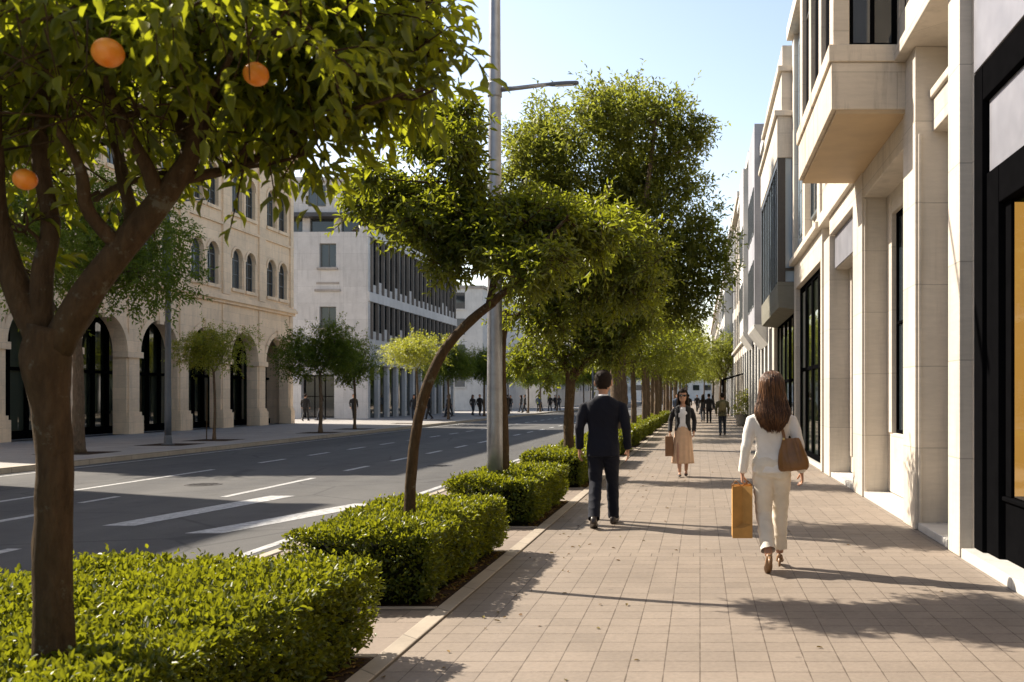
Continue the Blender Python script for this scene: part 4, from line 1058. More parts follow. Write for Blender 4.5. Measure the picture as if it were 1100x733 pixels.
# a young shrub in a pot by the shop row
e = empty('potted_shrub', (2.2, 52, 0), 'yellow green potted shrub standing by the far shop fronts', 'plant')
mb = MB(); mb.lathe([(.2,0),(.27,.05),(.32,.55),(.34,.6),(.30,.6),(.28,.5)], n=18); mb.build('pot', M['concrete'], e)
rng = np.random.default_rng(9); bs, ld, nm, ln, wd, _ = spray(rng, [((0,0,1.0),(.45,.45,.5)),((.1,0,1.5),(.3,.3,.35))], 110, 7, .3, .13, .4)
place_leaves('leaves', bs, ld, nm, ln, wd, TPL_FAR, M['leaf_yellow'], e)

# leaf litter on the soil and a few leaves blown over the paving
rng = np.random.default_rng(77); pts = []
for a_, b_ in PL[:6]:
    n = 260; pts.append(np.c_[-1.95-np.abs(rng.normal(0, .09, n)), rng.uniform(a_+.1, b_-.1, n), np.full(n, .012)])
n = 130; x = -1.75+np.abs(rng.normal(0, .7, n)); pts.append(np.c_[np.where(rng.random(n) < .25, rng.uniform(-1.7, 2.5, n), x), rng.uniform(4.5, 26, n), np.full(n, .006)])
pts = np.concatenate(pts); n = len(pts); ang = rng.uniform(0, 6.28, n)
ob = place_leaves('fallen_leaves', pts, np.c_[np.cos(ang), np.sin(ang), rng.uniform(-.05, .25, n)], np.c_[rng.normal(0, .2, (n, 2)), np.ones(n)], rng.uniform(.025, .055, n), rng.uniform(.014, .024, n), TPL_MID,
   leaf_mat('dry_leaf', [(.10,.05,.02), (.16,.085,.025), (.12,.11,.02), (.2,.12,.03)], (.2,.12,.02), .2, .6, .2))
tag(ob, 'small dry leaves scattered over soil and slabs', kind='stuff')
# ------------------------------------------------------------------ people
def ell(mb, c, rx, ry, rz, n=14, m=9):
    mb.rings([[(c[0]+rx*math.sin(PI*i/m)*math.cos(2*PI*k/n), c[1]+ry*math.sin(PI*i/m)*math.sin(2*PI*k/n), c[2]+rz*math.cos(PI*i/m)) for k in range(n)]
              for i in [.08]+list(range(1, m))+[m-.08]])
def ring_loft(mb, rs, n=26, e=2.3, fn=None):
    """rs: (z, rx, ry, cx, cy) horizontal super-ellipse rings"""
    rings = []
    for z, rx, ry, cx, cy in rs:
        r = []
        for k in range(n):
            t = 2*PI*k/n; c, s = math.cos(t), math.sin(t)
            x = math.copysign(abs(c)**(2/e), c)*rx; y = math.copysign(abs(s)**(2/e), s)*ry
            if fn: x, y = fn(t, z, x, y)
            r.append((cx+x, cy+y, z))
        rings.append(r)
    mb.rings(rings)
def interp_rings(rs, n):
    zs = [r[0] for r in rs]; out = []
    for z in np.linspace(zs[0], zs[-1], n):
        s = 1 if zs[-1] > zs[0] else -1
        out.append((z,)+tuple(float(np.interp(z*s, [q*s for q in zs], [r[k] for r in rs])) for k in range(1, 5)))
    return out
def skin_mesh(mb, name, mat, parent, vox, sm=4, folds=0, fscale=(9,9,5), cut=None, seed=0):
    """one continuous surface: voxel remesh of the lofts, smoothed, with cloth folds"""
    t = mb.build('tmp', mat)
    r = t.modifiers.new('r', 'REMESH'); r.mode = 'VOXEL'; r.voxel_size = vox
    if sm: s = t.modifiers.new('s', 'SMOOTH'); s.factor = .5; s.iterations = sm
    dg = bpy.context.evaluated_depsgraph_get()
    me = bpy.data.meshes.new_from_object(t.evaluated_get(dg)); me.name = name
    old = t.data; bpy.data.objects.remove(t); bpy.data.meshes.remove(old)
    me.materials.clear(); me.materials.append(mat)
    if folds:
        nv = len(me.vertices); co = np.empty(nv*3, np.float32); no = np.empty(nv*3, np.float32)
        me.vertices.foreach_get('co', co); me.vertices.foreach_get('normal', no); co = co.reshape(-1,3); no = no.reshape(-1,3)
        d = np.array([(1-abs(noise.noise(Vector((p[0]*fscale[0]+seed, p[1]*fscale[1], p[2]*fscale[2]+p[0]*6)))))**3 - .55 + .5*noise.noise(Vector((p[0]*4, p[1]*4+seed, p[2]*3))) for p in co])
        co += no*(d*folds)[:, None]; me.vertices.foreach_set('co', co.ravel())
    if cut:
        bm = bmesh.new(); bm.from_mesh(me)
        bmesh.ops.delete(bm, geom=[f for f in bm.faces if cut(f.calc_center_median())], context='FACES'); bm.to_mesh(me); bm.free()
    me.polygons.foreach_set('use_smooth', [True]*len(me.polygons)); me.update()
    o = bpy.data.objects.new(name, me); col.objects.link(o)
    if parent is not None: o.parent = parent
    return o
V = Vector
def hand(mb, wrist, d, thumb, inward, curl=.5, s=1.0, f=.8):
    d = V(d).normalized(); th = V(thumb); th = (th-d*th.dot(d)).normalized(); nr = V(inward); nr = (nr-d*nr.dot(d)-th*nr.dot(th)).normalized()
    w = V(wrist)
    mb.tube([w-d*.03, w, w+d*.025*s, w+d*.06*s, w+d*.09*s], [(.024,.018),(.026,.019),(.034*s,.017*s),(.04*s,.016*s),(.037*s,.012*s)], 14, ref=th)
    for k, L in enumerate((.070,.078,.073,.058)):
        off = (.029-.0195*k)*s; p = w+d*.082*s+th*off; dr = (d+th*(.09*(1.5-k))).normalized(); r = .0088*s*(1 if k < 3 else .88)
        pts = [p-d*.02*s, p]; rad = [r*1.05, r*1.05]; a = 0
        for q, seg in enumerate((.45,.32,.23)):
            a += curl*(.7 if q == 0 else 1.0)*(1+.12*k)
            pts.append(pts[-1] + (dr*math.cos(a)+nr*math.sin(a))*L*seg*s); rad.append(r*(.97-.09*q))
        mb.tube(pts, rad, 9, ref=th)
    p = w+d*.022*s+th*.026*s+nr*.004
    d1 = (d*.72+th*.62+nr*.35).normalized(); d2 = (d*.9+th*.12+nr*(.35+curl*.5)).normalized()
    mb.tube([p, p+d1*.036*s, p+d1*.036*s+d2*.028*s, p+d1*.036*s+d2*.05*s], [.0125*s,.0118*s,.0102*s,.008*s], 9)
def leg_path(hip, knee, ankle):
    h, k, a = V(hip), V(knee), V(ankle)
    return [h, h*.66+k*.34, h*.3+k*.7, k, k*.68+a*.32, k*.32+a*.68, a]
def foot_pts(ankle, pitch, yaw=0):
    """local foot frame: (x, y, z) -> model space"""
    c, s = math.cos(pitch), math.sin(pitch); cy, sy = math.cos(yaw), math.sin(yaw); A = V(ankle)
    def T(x, y, z):
        y2, z2 = y*c - z*s, y*s + z*c
        return A + V((x*cy - y2*sy, x*sy + y2*cy, z2))
    return T
def shoe(T, prof, ah, mat, parent, heel=None, cutz=None):
    mb = MB(); n = 14; rings = []
    for y, w, zt, zb in prof:
        rings.append([T(math.copysign(abs(math.cos(2*PI*k/n))**.75, math.cos(2*PI*k/n))*w, y, -ah+zb+(zt-zb)*.5*(1+math.copysign(abs(math.sin(2*PI*k/n))**.6, math.sin(2*PI*k/n)))) for k in range(n)])
    mb.rings(rings)
    if heel: 
        h0, h1 = heel; mb.tube([T(0,-.05,-ah+h0), T(0,-.052,-ah-h1)], [.016,.009], 8)
    return mb.build('shoe', mat, parent, smooth=True)
def head_rings(g=0, hs=1.0):
    return [(1.5+(z-1.5)*hs, rx*hs*1.05, ry*hs, cx, cy*hs) for z, rx, ry, cx, cy in [(1.512,.030+g,.036+g,0,.052),(1.528,.046+g,.054+g,0,.044),(1.55,.058+g,.076+g,0,.024),(1.58,.066+g,.09+g,0,.008),(1.615,.072+g,.097+g,0,.0),(1.65,.076+g,.1+g,0,-.004),
            (1.685,.074+g,.098+g,0,-.006),(1.715,.063+g,.085+g,0,-.008),(1.737+g*.6,.043+g,.058+g,0,-.008),(1.75+g*.9,.016+g,.022+g,0,-.008)]]
def person(name, label, loc, face, H, o, group=None):
    """o: outfit and pose; the model is 1.75 m tall facing +Y, then scaled"""
    e = empty(name, loc, label, 'person', group, face); k = H/1.75; e.scale = (k, k, k)
    vox = o.get('vox', .005); cv = max(vox, .009)
    fem = o.get('fem', False); b = MB(); nseg = 14
    # --- body
    hs_ = o.get('hs', 1.06); mbr = head_rings(0, hs_); ring_loft(b, interp_rings(mbr, 16), 22, 2.1)
    b.tube([(0,.078,1.66),(0,.1,1.64),(0,.116,1.612),(0,.106,1.598)], [(.009,.01),(.011,.012),(.016,.013),(.014,.008)], 8, ref=(1,0,0))
    ell(b, (0,.088,1.568), .024,.014,.009); ell(b, (0,.076,1.53), .022,.02,.014)
    for s in (-1, 1): ell(b, (s*.084*hs_,-.006,1.5+.115*hs_), .012,.022*hs_,.034*hs_); ell(b, (s*.03,.088,1.668), .024,.012,.008)
    b.tube([(0,-.02,1.40),(0,-.012,1.47),(0,.0,1.56)], [.07,.052 if not fem else .044,.054 if not fem else .047], 16)
    sw = .175 if not fem else .15
    ring_loft(b, [(.84,.14,.1,0,-.01),(.92,.155 if fem else .15,.11,0,-.01),(1.06,.125 if fem else .135,.09,0,0),(1.18,.13 if fem else .145,.095,0,.005),(1.30,.155,.105,0,.0),(1.38,sw,.09,0,-.01),(1.43,sw*.6,.07,0,-.015),(1.46,.06,.055,0,-.015)], 22)
    for key in ('L', 'R'):
        hip, kn, an, pitch, yaw = o['leg'+key]
        b.tube(leg_path(hip, kn, an), [.085,.078,.064,.052,.053,.042,.034], nseg)
        T = foot_pts(an, pitch, yaw); ah = .075
        if not o.get('lowfoot'): b.tube([T(0,-.035,-.045), T(0,.03,-.035), T(0,.09,-.055), T(0,.16,-.062)], [(.026,.026),(.03,.03),(.034,.018),(.026,.01)], 12, ref=T(1,0,0)-T(0,0,0))
        shl, el, wr, cu, fd = o['arm'+key]
        S_, E_, W_ = V(shl), V(el), V(wr)
        b.tube([S_-V((S_.x*.12,0,.045)), S_*.5+E_*.5, E_, E_*.55+W_*.45, W_], [.036,.042,.038,.036,.025] if not fem else [.03,.035,.032,.03,.021], nseg)
        sg = -1 if key == 'L' else 1
        hand(b, W_, fd if fd else (W_-E_), (0,1,.1) if not o.get('thumb'+key) else o['thumb'+key], (-sg,0,0), cu, .92 if fem else 1.0)
    skin_mesh(b, 'body', M['skin'], e, vox, 2)
    for s in (-1, 1):
        ey = MB(); ell(ey, (s*.031,.091,1.64), .011,.008,.008, 10, 7); ey.build('eye', plain_mat('eye', (.25,.2,.17), .2) if not bpy.data.materials.get('eye') else bpy.data.materials['eye'], e, smooth=True)
    # --- trousers / skirt
    if o.get('skirt'):
        mb = MB(); rs = o['skirt']; nf = 15
        ring_loft(mb, interp_rings(rs, 22), 96, 2.0, lambda t, z, x, y: (x*(1+.06*(1.06-z)*math.sin(nf*t+2*math.sin(2*t))), y*(1+.075*(1.06-z)*math.sin(nf*t+2*math.sin(2*t)))))
        s_ = mb.build('skirt', o['skirtmat'], e, smooth=True)
    else:
        mb = MB(); tr = o.get('trr', [.098,.092,.078,.07,.068,.064,.062]); hw = o.get('hipw', .165)
        ring_loft(mb, [(.84,.12,.1,0,-.015),(.9,hw,.122,0,-.015),(.97,hw,.12,0,-.012),(1.06,.145,.1,0,0)], 26)
        for s in (-1, 1): ell(mb, (s*.078,-.058,.9), .088,.082,.095)
        hem = o.get('hem', 1.0); hems = []
        for key in ('L', 'R'):
            hip, kn, an, pitch, yaw = o['leg'+key]; A = V(kn)+(V(an)-V(kn))*hem
            pts = leg_path(hip, kn, A); dr_ = (A-pts[-2]).normalized(); mb.tube(pts+[A+dr_*.05], tr+[tr[-1]], 20); hems.append((A+dr_*.012, dr_))
        skin_mesh(mb, 'trousers', o['trmat'], e, cv, 3, o.get('trfold', .007), (7,7,13), seed=3, cut=lambda c: any((c-a_).dot(d_) > 0 and (c-a_).length < .15 for a_, d_ in hems))
    # --- jacket
    mb = MB(); ring_loft(mb, interp_rings(o['jacket'], 20), 30, o.get('jexp', 2.5))
    for key in ('L', 'R'):
        shl, el, wr, cu, fd = o['arm'+key]; S_, E_, W_ = V(shl), V(el), V(wr); sr = o.get('slr', [.066,.062,.055,.05,.046])
        en = E_+(W_-E_)*o.get('cuff', .96)
        ins = S_ + V((-.06 if S_.x > 0 else .06, 0, .006))
        mb.tube([ins, S_-V((0,0,.026)), S_*.5+E_*.5, E_, E_*.5+en*.5, en], [sr[0]*.72, sr[0]*.92]+sr[1:], 18)
    skin_mesh(mb, 'jacket', o['jmat'], e, o.get('jvox', cv), 9 if vox < .01 else 3, o.get('jfold', .005), (8,8,9), cut=o.get('jcut'), seed=o.get('jseed', 0))
    if o.get('collar'):
        mb = MB(); ring_loft(mb, [(1.455,.068,.066,0,-.018),(1.50,.058,.06,0,-.012),(1.503,.052,.054,0,-.012),(1.46,.056,.056,0,-.018)], 26, 2.0); mb.build('shirt_collar', o['collar'], e, smooth=True)
        mb = MB(); ring_loft(mb, [(1.44,.088,.08,0,-.024),(1.482,.066,.068,0,-.02),(1.486,.060,.062,0,-.018),(1.44,.07,.07,0,-.022)], 26, 2.0); mb.build('jacket_collar', o['jmat'], e, smooth=True)
    if o.get('blouse'):
        mb = MB(); ring_loft(mb, [(.98,.142,.105,0,0),(1.06,.137,.1,0,.004),(1.18,.142,.108,0,.008),(1.28,.155,.115,0,.008),(1.37,.15,.097,0,0),(1.41,.1,.075,0,-.01),(1.425,.07,.06,0,-.01)], 30); skin_mesh(mb, 'blouse', o['blouse'], e, cv, 2, .004)
    # --- hair
    if o['hair'] == 'short':
        mb = MB(); ring_loft(mb, interp_rings([(z, rx+max(0, min(1, (z-1.55)/.1))*.009, ry+max(0, min(1, (z-1.55)/.1))*.010, cx, cy) for z, rx, ry, cx, cy in head_rings(.001, hs_)], 22), 28, 2.1)
        skin_mesh(mb, 'hair', o['hairmat'], e, max(vox, .006), 1, .004, (40,40,40),
                  cut=lambda c: c.z < 1.562+.006*noise.noise(c*60) or (abs(c.x) > .045*hs_ and c.z < 1.5+.07*hs_) or (abs(c.x) > .058*hs_ and c.y > -.034 and c.z < 1.5+.152*hs_) or (c.y > .03 and c.z < 1.71) or (c.y > -.032 and c.z < 1.635) or (c.y > .065 and c.z < 1.73))
    elif o['hair'] == 'long':
        rs = o.get('hairrings') or [(1.265,.035,.012,.012,-.122),(1.30,.078,.026,.004,-.12),(1.35,.115,.042,0,-.115),(1.41,.138,.056,0,-.098),(1.47,.128,.068,0,-.068),(1.54,.11,.088,0,-.036),(1.60,.104,.112,0,-.014),(1.66,.1,.122,0,-.008),(1.71,.092,.116,0,-.008),(1.75,.074,.096,0,-.008),(1.775,.048,.064,0,-.008),(1.788,.018,.025,0,-.008)]
        mb = MB(); ring_loft(mb, interp_rings(rs, 30), 40, 2.0)
        hr = skin_mesh(mb, 'hair', o['hairmat'], e, max(vox, .006), 2, .009, (26,26,2.2), seed=2,
                  cut=lambda c: (c.y > .055 and 1.45 < c.z < 1.70) or (c.y > .02 and c.z < 1.60) )
        if vox < .008:
            st = MB(); rr = random.Random(5); ri = interp_rings(rs, 40)[::-1]
            for q in range(900):
                t0 = rr.uniform(-PI*.12, PI*1.12)+PI; ph = rr.uniform(0, 6.28); am = rr.uniform(.004, .022); ex = rr.uniform(1.0, 1.12); end = rr.choice((29, 31, 33, 35, 36, 37, 38, 39, 40)); pts = []; rad = []
                for i in range(rr.randint(1, 6), end, 2):
                    z, rx, ry, cx, cy = ri[i]; t = t0
                    pts.append((cx+rx*ex*math.cos(t)+am*math.sin(ph+i*.35)*(i/40), cy+ry*ex*math.sin(t)-am*math.cos(ph+i*.3)*(i/40)*.6, z-rr.uniform(0,.006)-(.035*rr.random() if i > end-3 else 0)))
                    rad.append(.0046*(1-.6*i/40))
                if len(pts) > 4: st.tube(pts, rad, 4)
            st.build('hair_strands', M['hairstrand'] if o['hairmat'] == M['hairbrown'] else M['hairdark'], e, smooth=True)
    # --- shoes
    for key in ('L', 'R'):
        hip, kn, an, pitch, yaw = o['leg'+key]; T = foot_pts(an, pitch, yaw)
        if o.get('pump'):
            shoe(T, [(-.06,.018,.052,.012),(-.05,.027,.06,.006),(-.02,.03,.035,.004),(.03,.031,.026,.002),(.08,.037,.03,0),(.12,.038,.04,0),(.155,.032,.034,0),(.185,.018,.022,0),(.195,.008,.014,0)], .075, o['shoemat'], e, (.02, .055))
        else:
            shoe(T, [(-.08,.018,.05,0),(-.07,.032,.088,0),(-.03,.037,.105,0),(.03,.039,.098,0),(.08,.045,.066,0),(.13,.048,.05,0),(.18,.042,.042,.003),(.205,.026,.034,.006),(.215,.012,.026,.008)], .085, o['shoemat'], e)
    return e

navy = cloth_mat('navy_suit_wool', (.0035,.005,.013), .85, .04); white_c = cloth_mat('off_white_linen', (.78,.75,.71), .8); cream = cloth_mat('cream_trouser_cotton', (.74,.67,.56), .85)
shirt = cloth_mat('white_shirt', (.7,.7,.72)); blk = cloth_mat('black_jacket_cloth', (.012,.012,.014)); peach = cloth_mat('peach_beige_skirt', (.60,.40,.26)); olive = cloth_mat('olive_jacket_cloth', (.10,.09,.045))
denim = cloth_mat('dark_denim', (.022,.028,.042)); grey_c = cloth_mat('charcoal_coat', (.03,.03,.034)); blue_c = cloth_mat('dull_blue_jacket', (.05,.075,.13))
lea = plain_mat('dark_brown_shoe_leather', (.03,.02,.015), .4); tan = plain_mat('tan_shoe_leather', (.22,.12,.055), .4); bagl = plain_mat('cognac_bag_leather', (.19,.085,.022), .42, 0, .5, .25, 9, .3)
hs = M['hairblack']
# the suited man
LEG_WALK = dict(legL=((-.088,-.0,.9),(-.09,.03,.5),(-.085,-.25,.125), R(-20), .08), legR=((.088,0,.9),(.095,.15,.5),(.10,.24,.09), R(4), -.08))
jm = [(.80,.188,.128,0,-.02),(.9,.186,.13,0,-.018),(1.0,.176,.12,0,-.01),(1.12,.168,.114,0,0),(1.25,.186,.124,0,.002),(1.34,.2,.122,0,-.006),(1.40,.192,.106,0,-.014),(1.44,.15,.09,0,-.02),(1.47,.095,.076,0,-.022),(1.485,.07,.066,0,-.02)]
man = dict(LEG_WALK, armL=((-.215,-.01,1.385),(-.262,-.05,1.12),(-.272,.03,.875), .35, None), armR=((.215,-.01,1.385),(.265,-.05,1.12),(.275,.05,.875), .3, None),
           jacket=jm, jmat=navy, trmat=navy, collar=shirt, hs=1.12, hair='short', hairmat=hs, shoemat=lea, vox=.0045, jfold=.0065, trr=[.1,.096,.084,.074,.072,.068,.066])
xm = (648-752)*11.65/FPX
person('person', 'man in a dark navy suit walking away beside the clipped hedges', (xm, 11.65, 0), 0.02, 1.835, man)

# the woman in white
jw = [(.875,.178,.128,0,-.02),(.94,.17,.122,0,-.018),(1.06,.142,.1,0,-.004),(1.14,.14,.1,0,0),(1.26,.158,.112,0,0),(1.34,.17,.108,0,-.006),(1.39,.165,.095,0,-.012),(1.425,.12,.08,0,-.018),(1.455,.075,.062,0,-.018)]
wom = dict(fem=True, legL=((-.08,-.02,.9),(-.07,.0,.5),(-.045,-.25,.175), R(-42), .02), legR=((.08,0,.9),(.085,.13,.5),(.085,.17,.13), R(-14), -.1),
           armL=((-.178,-.01,1.37),(-.228,-.045,1.11),(-.262,.02,.865), .85, (0,.05,-1)), armR=((.178,-.01,1.37),(.238,-.06,1.12),(.27,.03,.87), .5, None),
           jacket=jw, jmat=white_c, trmat=cream, hair='long', hairmat=M['hairbrown'], shoemat=tan, pump=True, vox=.0045, slr=[.058,.054,.05,.046,.043], trr=[.1,.094,.082,.074,.071,.068,.068], hem=.86, hipw=.178, jfold=.006, trfold=.009)
xw, yw = (829-752)*8.72/FPX, 8.72; HW = 1.745
person('person', 'woman in a white jacket and cream trousers walking away with long brown hair', (xw, yw, 0), 0, HW, wom)
kw = HW/1.75
# her shopping bag
hb = Vector((xw-.266*kw, yw+.025*kw, 0)); zt = .775*kw-.0
e = empty('paper_bag', (hb.x, hb.y, .30), 'tall kraft paper shopping bag held by the woman in white', 'bag')
kraft = plain_mat('kraft_paper', (.46,.25,.075), .75, 0, .25, .15, 10, .2)
mb = MB(); hh = .455; wx, wy = .088, .135
prof = lambda z: [(-wx,-wy,z),(0,-wy+(.055 if z > .1 else .0),z),(wx,-wy,z),(wx,wy,z),(0,wy-(.055 if z > .1 else 0),z),(-wx,wy,z)]
mb.rings([prof(0), prof(.09), prof(.12), prof(hh)], cap=False); mb.add(prof(0), [(0,5,4,3,2,1)])
mb.add([(x*.97, y*.97, z) for x, y, z in prof(hh-.02)], [(0,1,2,3,4,5)])
mb.build('bag_body', kraft, e)
for s in (-1, 1):
    h_ = MB(); h_.tube([(s*wx,-.05,hh-.03),(s*wx,-.05,hh+.005),(s*wx*.6,-.04,hh+.04),(s*.012,-.012,zt-.30-.02),(s*.012,.012,zt-.30-.02),(s*wx*.6,.04,hh+.04),(s*wx,.05,hh+.005),(s*wx,.05,hh-.03)], .0045, 6); h_.build('handle', bagl, e, smooth=True)
# her shoulder bag
e = empty('shoulder_bag', (xw+.185*kw, yw-.15, .90), 'brown leather bag on the right shoulder of the woman in white', 'bag')
e.rotation_euler = (0, R(-6), R(-12))
mb = MB(); ring_loft(mb, interp_rings([(0,.118,.05,0,0),(.02,.135,.064,0,0),(.08,.136,.07,0,0),(.16,.118,.058,0,0),(.24,.09,.035,0,0),(.285,.074,.018,0,0)], 14), 32, 3.2)
skin_mesh(mb, 'bag_body', bagl, e, .006, 2, .006, (16,16,3))
for s in (-1, 1):
    mb = MB(); mb.tube([(-.055,s*.016,.26),(-.058,s*.02,.32),(-.075,.045+s*.012,.42),(-.07,.10,.52),(-.05,.165,.535),(-.03,.2,.48)], [(.011,.004)]*6, 8, ref=(1,0,0)); mb.build('strap', bagl, e, smooth=True)
mb = MB(); mb.tube([(.03,-.045,.262),(.055,-.072,.16),(.07,-.078,.06)], [(.012,.004)]*3, 8, ref=(1,0,0)); mb.build('tab', bagl, e)
mb = MB(); ell(mb, (-.058,-.02,.285), .012,.006,.012, 10, 6); mb.build('ring', plain_mat('bag_metal', (.6,.45,.2), .3, 1), e)

# the woman coming towards us
w2 = dict(fem=True, legL=((-.08,0,.9),(-.08,.05,.5),(-.065,-.08,.12), R(-10), 0), legR=((.08,0,.9),(.08,.1,.5),(.06,.12,.1), R(0), 0),
          armL=((-.172,-.01,1.375),(-.235,-.07,1.13),(-.225,.06,.91), .4, None), armR=((.172,-.01,1.375),(.25,-.05,1.13),(.26,.06,.90), .8, (0,.1,-1)),
          jacket=[(.93,.172,.118,0,-.01),(1.0,.165,.115,0,-.005),(1.1,.15,.108,0,0),(1.26,.168,.118,0,.002),(1.34,.178,.112,0,-.006),(1.39,.17,.098,0,-.012),(1.43,.12,.08,0,-.018),(1.455,.072,.062,0,-.02)],
          jmat=blk, jvox=.006, jcut=lambda c: c.y > .02 and abs(c.x) < .058+max(0, 1.08-c.z)*.45, blouse=shirt, skirt=[(.27,.225,.17,0,-.01),(.5,.205,.155,0,0),(.75,.185,.14,0,0),(.9,.168,.128,0,0),(1.0,.145,.108,0,0),(1.07,.138,.1,0,0)], skirtmat=peach,
          hair='long', hairmat=hs, shoemat=lea, pump=True, vox=.007, slr=[.058,.054,.05,.047,.045],
          hairrings=[(1.33,.10,.03,0,-.08),(1.40,.118,.06,0,-.05),(1.48,.108,.075,0,-.035),(1.54,.098,.085,0,-.02),(1.60,.092,.104,0,-.01),(1.66,.094,.118,0,-.008),(1.71,.086,.112,0,-.008),(1.75,.07,.092,0,-.008),(1.775,.044,.06,0,-.008),(1.786,.018,.025,0,-.008)])
x2, y2 = (733.5-752)*18.9/FPX, 18.9
e2 = person('person', 'woman in a black jacket and long peach skirt walking towards us in sunglasses', (x2, y2, 0), PI, 1.67, w2)
mb = MB()
for s in (-1, 1): ell(mb, (s*.036,.104,1.64), .03,.01,.022, 12, 8)
mb.tube([(-.07,.085,1.648),(-.078,0,1.65)], .004, 6); mb.tube([(.07,.085,1.648),(.078,0,1.65)], .004, 6); mb.tube([(-.02,.11,1.647),(.02,.11,1.647)], .005, 6)
mb.build('sunglasses', plain_mat('black_lens', (.006,.006,.007), .15), e2, smooth=True)
e = empty('paper_bag', (x2-.262, y2-.06, .40), 'small brown shopping bag held by the woman in the long skirt', 'bag')
mb = MB(); prof = lambda z: [(-.075,-.05,z),(.075,-.05,z),(.078,0,z),(.075,.05,z),(-.075,.05,z),(-.078,0,z)]
mb.rings([prof(0), prof(.2), prof(.38)]); mb.build('bag_body', plain_mat('brown_paper', (.20,.10,.045), .7), e)
for s in (-1, 1):
    h_ = MB(); h_.tube([(-.04,s*.05,.37),(-.035,s*.04,.42),(0,s*.01,.47),(.035,s*.04,.42),(.04,s*.05,.37)], .004, 6); h_.build('handle', bagl, e)

# people further off
base = dict(LEG_WALK, armL=((-.21,-.01,1.385),(-.255,-.04,1.12),(-.25,.05,.88), .4, None), armR=((.21,-.01,1.385),(.255,-.04,1.12),(.25,.08,.88), .4, None), jacket=jm, hair='short', hairmat=hs, shoemat=lea, vox=.012)
olive_p = dict(base, jmat=olive, trmat=denim)
pe = person('person', 'man in an olive jacket and dark trousers far down the pavement', ((776-752)*39/FPX, 39, 0), 0, 1.68, olive_p)
mb = MB(); ring_loft(mb, interp_rings([(1.0,.11,.05,0,-.17),(1.04,.13,.07,0,-.17),(1.3,.13,.075,0,-.17),(1.4,.1,.05,0,-.16)], 8), 20, 3); 
bp = mb.build('backpack', plain_mat('khaki_canvas', (.16,.13,.06), .8), None, smooth=True); bp.location = pe.location; bp.scale = pe.scale; tag(bp, 'khaki backpack worn by the man in the olive jacket', 'backpack')
pa = person('person', 'person in black walking far off, left of the man in olive', ((761.5-752)*57/FPX, 57, 0), 0, 1.7, dict(base, jmat=blk, trmat=blk))
pb = person('person', 'person in a charcoal coat just beside the far one in black', ((755-752)*60/FPX, 60, 0), .1, 1.66, dict(base, fem=True, jmat=grey_c, trmat=denim, hair='long', jacket=jw))
pc = person('person', 'distant pedestrian in dull blue seen between the row trees', (-1.45, 62, 0), PI, 1.7, dict(base, jmat=blue_c, trmat=blk))
for k, (x, y, src) in enumerate(((-.9,75,pa),(.2,84,pb),(-.3,98,pa),(1.2,90,pb))):
    c = copy_tree(src); c.location = (x, y, 0); c.rotation_euler.z = k*1.7; c['label'] = 'tiny dark pedestrian at the vanishing end of the shop pavement'; c['group'] = 'tiny pedestrians at the end of the pavement'
rr = random.Random(3)
spots = [(-18.3,66,pa),(-19.6,67,pb),(-18.8,73,pb),(-17.8,79,pa),(-18.6,80,pb),(-17.2,84,pb),(-16.9,86,pa),(-18.2,88,pa),(-16.5,92,pa),(-17.4,95,pb),(-16.2,98,pc),(-15.8,103,pa),(-17,104,pb),(-15.6,108,pb),(-16.6,112,pa),(-18.5,92,pa),(-19.2,99,pb),(-19.5,76,pa),(-15.9,118,pa),(-16.4,124,pb)]
for k, (x, y, src) in enumerate(spots):
    c = copy_tree(src); c.location = (x, y, 0); c.rotation_euler.z = rr.uniform(0, 6.28); c['label'] = 'small dark pedestrian on the far pavement among the distant trees'; c['group'] = 'pedestrians on the far pavement'
for k, (u, y, lab) in enumerate(((328, 62, 'dark figure standing by the far wall, left of the lit shop window'), (345, 63, 'dark figure before the lit ground floor window of the grey building'), (380, 64, 'dark figure waiting at the grey building corner'))):
    c = copy_tree(pa if k != 1 else pb); c.location = ((u-752)*y/FPX, y, 0); c.rotation_euler.z = k*1.9; c['label'] = lab; c['group'] = 'people by the grey building'
# ------------------------------------------------------------------ bases: put each empty at the foot of its thing
for o in list(col.objects):
    if o.type == 'EMPTY' and o.parent is None and o.location.length < 1e-6 and o.children:
        pts = []
        for ch in o.children:
            if ch.type == 'MESH': pts += [Vector(c) for c in ch.bound_box]
        b = Vector(((min(p.x for p in pts)+max(p.x for p in pts))/2, (min(p.y for p in pts)+max(p.y for p in pts))/2, 0))
        o.location = b
        for ch in o.children: ch.location = ch.location - b
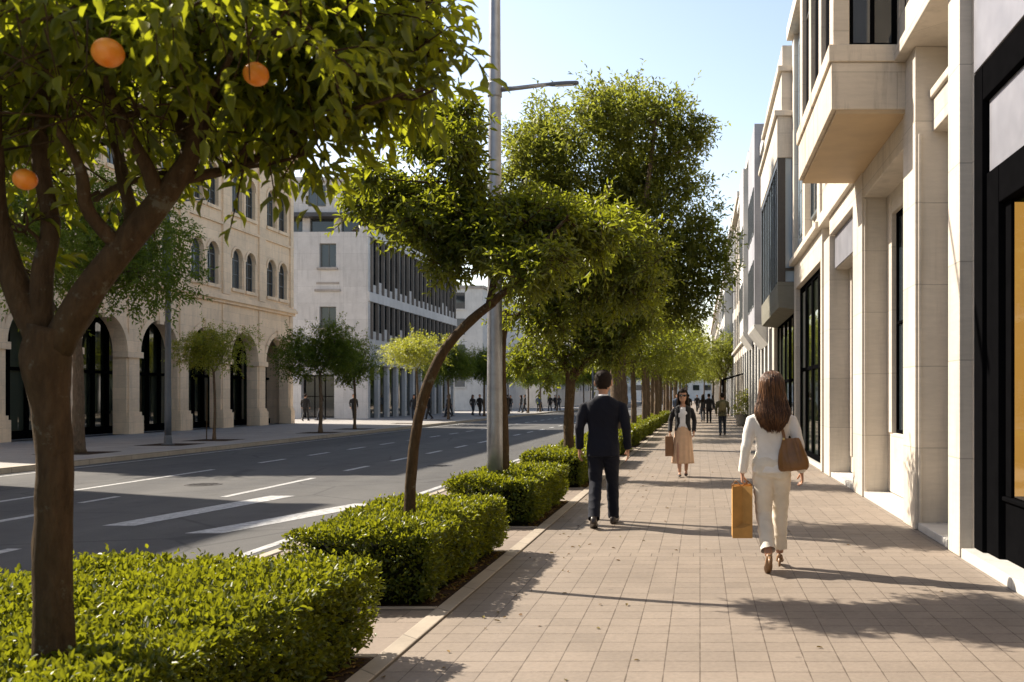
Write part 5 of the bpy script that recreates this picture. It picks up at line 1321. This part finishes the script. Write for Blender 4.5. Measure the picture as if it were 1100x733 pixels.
# ------------------------------------------------------------------ camera, sun, sky
cam = bpy.data.cameras.new('camera'); co = bpy.data.objects.new('camera', cam); col.objects.link(co)
co.location = (0, 0, EYE); co.rotation_euler = (PI/2, 0, 0)
cam.sensor_width = 36; cam.lens = FPX/1100*36; cam.shift_x = -202/1100; cam.shift_y = 59.5/1100
cam.clip_start = .05; cam.clip_end = 5000
cam.dof.use_dof = True; cam.dof.focus_distance = 11; cam.dof.aperture_fstop = 5
sc.camera = co
ELEV, SX, SY = R(40), -.905, .425
az = math.atan2(SX, SY)
d = Vector((math.sin(az)*math.cos(ELEV), math.cos(az)*math.cos(ELEV), math.sin(ELEV)))
sun = bpy.data.lights.new('sun', 'SUN'); sun.energy = 5; sun.angle = R(.5); sun.color = (1.0, .9, .76)
so = bpy.data.objects.new('sun', sun); col.objects.link(so); so.location = (-30, 20, 40)
so.rotation_euler = (-d).to_track_quat('-Z', 'Y').to_euler()
w = bpy.data.worlds.new('World'); sc.world = w; w.use_nodes = True
nt = w.node_tree; nt.nodes.clear()
sky = nt.nodes.new('ShaderNodeTexSky'); sky.sky_type = 'NISHITA'; sky.sun_disc = False; sky.sun_elevation = ELEV; sky.sun_rotation = az % (2*PI)
sky.air_density = 1.0; sky.dust_density = 1.4; sky.ozone_density = 1.2; sky.altitude = 20
bg = nt.nodes.new('ShaderNodeBackground'); bg.inputs[1].default_value = .062
# low summer haze: the sky pales and brightens towards the horizon, all round
tc = nt.nodes.new('ShaderNodeTexCoord'); sx = nt.nodes.new('ShaderNodeSeparateXYZ'); nt.links.new(tc.outputs['Generated'], sx.inputs[0])
hr = nt.nodes.new('ShaderNodeValToRGB'); nt.links.new(sx.outputs[2], hr.inputs[0])
for k, (p_, c_) in enumerate(((0, (2.5,2.2,1.95)), (.4, (2.3,2.05,1.85)))):
    hr.color_ramp.elements[k].position = p_; hr.color_ramp.elements[k].color = (*c_, 1)
q_ = hr.color_ramp.elements.new(.65); q_.color = (1,1,1,1)
mu = nt.nodes.new('ShaderNodeMix'); mu.data_type = 'RGBA'; mu.blend_type = 'MULTIPLY'; mu.inputs[0].default_value = 1
nt.links.new(sky.outputs[0], mu.inputs[6]); nt.links.new(hr.outputs[0], mu.inputs[7])
wo = nt.nodes.new('ShaderNodeOutputWorld'); nt.links.new(mu.outputs[2], bg.inputs[0]); nt.links.new(bg.outputs[0], wo.inputs[0])
sc.view_settings.view_transform = 'Standard'; sc.view_settings.look = 'None'; sc.view_settings.gamma = 1; sc.view_settings.exposure = 1.15
sc.render.engine = 'CYCLES'
sc.cycles.max_bounces = 8; sc.cycles.diffuse_bounces = 4; sc.cycles.glossy_bounces = 4; sc.cycles.transmission_bounces = 6; sc.cycles.transparent_max_bounces = 8
sc.cycles.sample_clamp_indirect = 8; sc.cycles.use_denoising = True
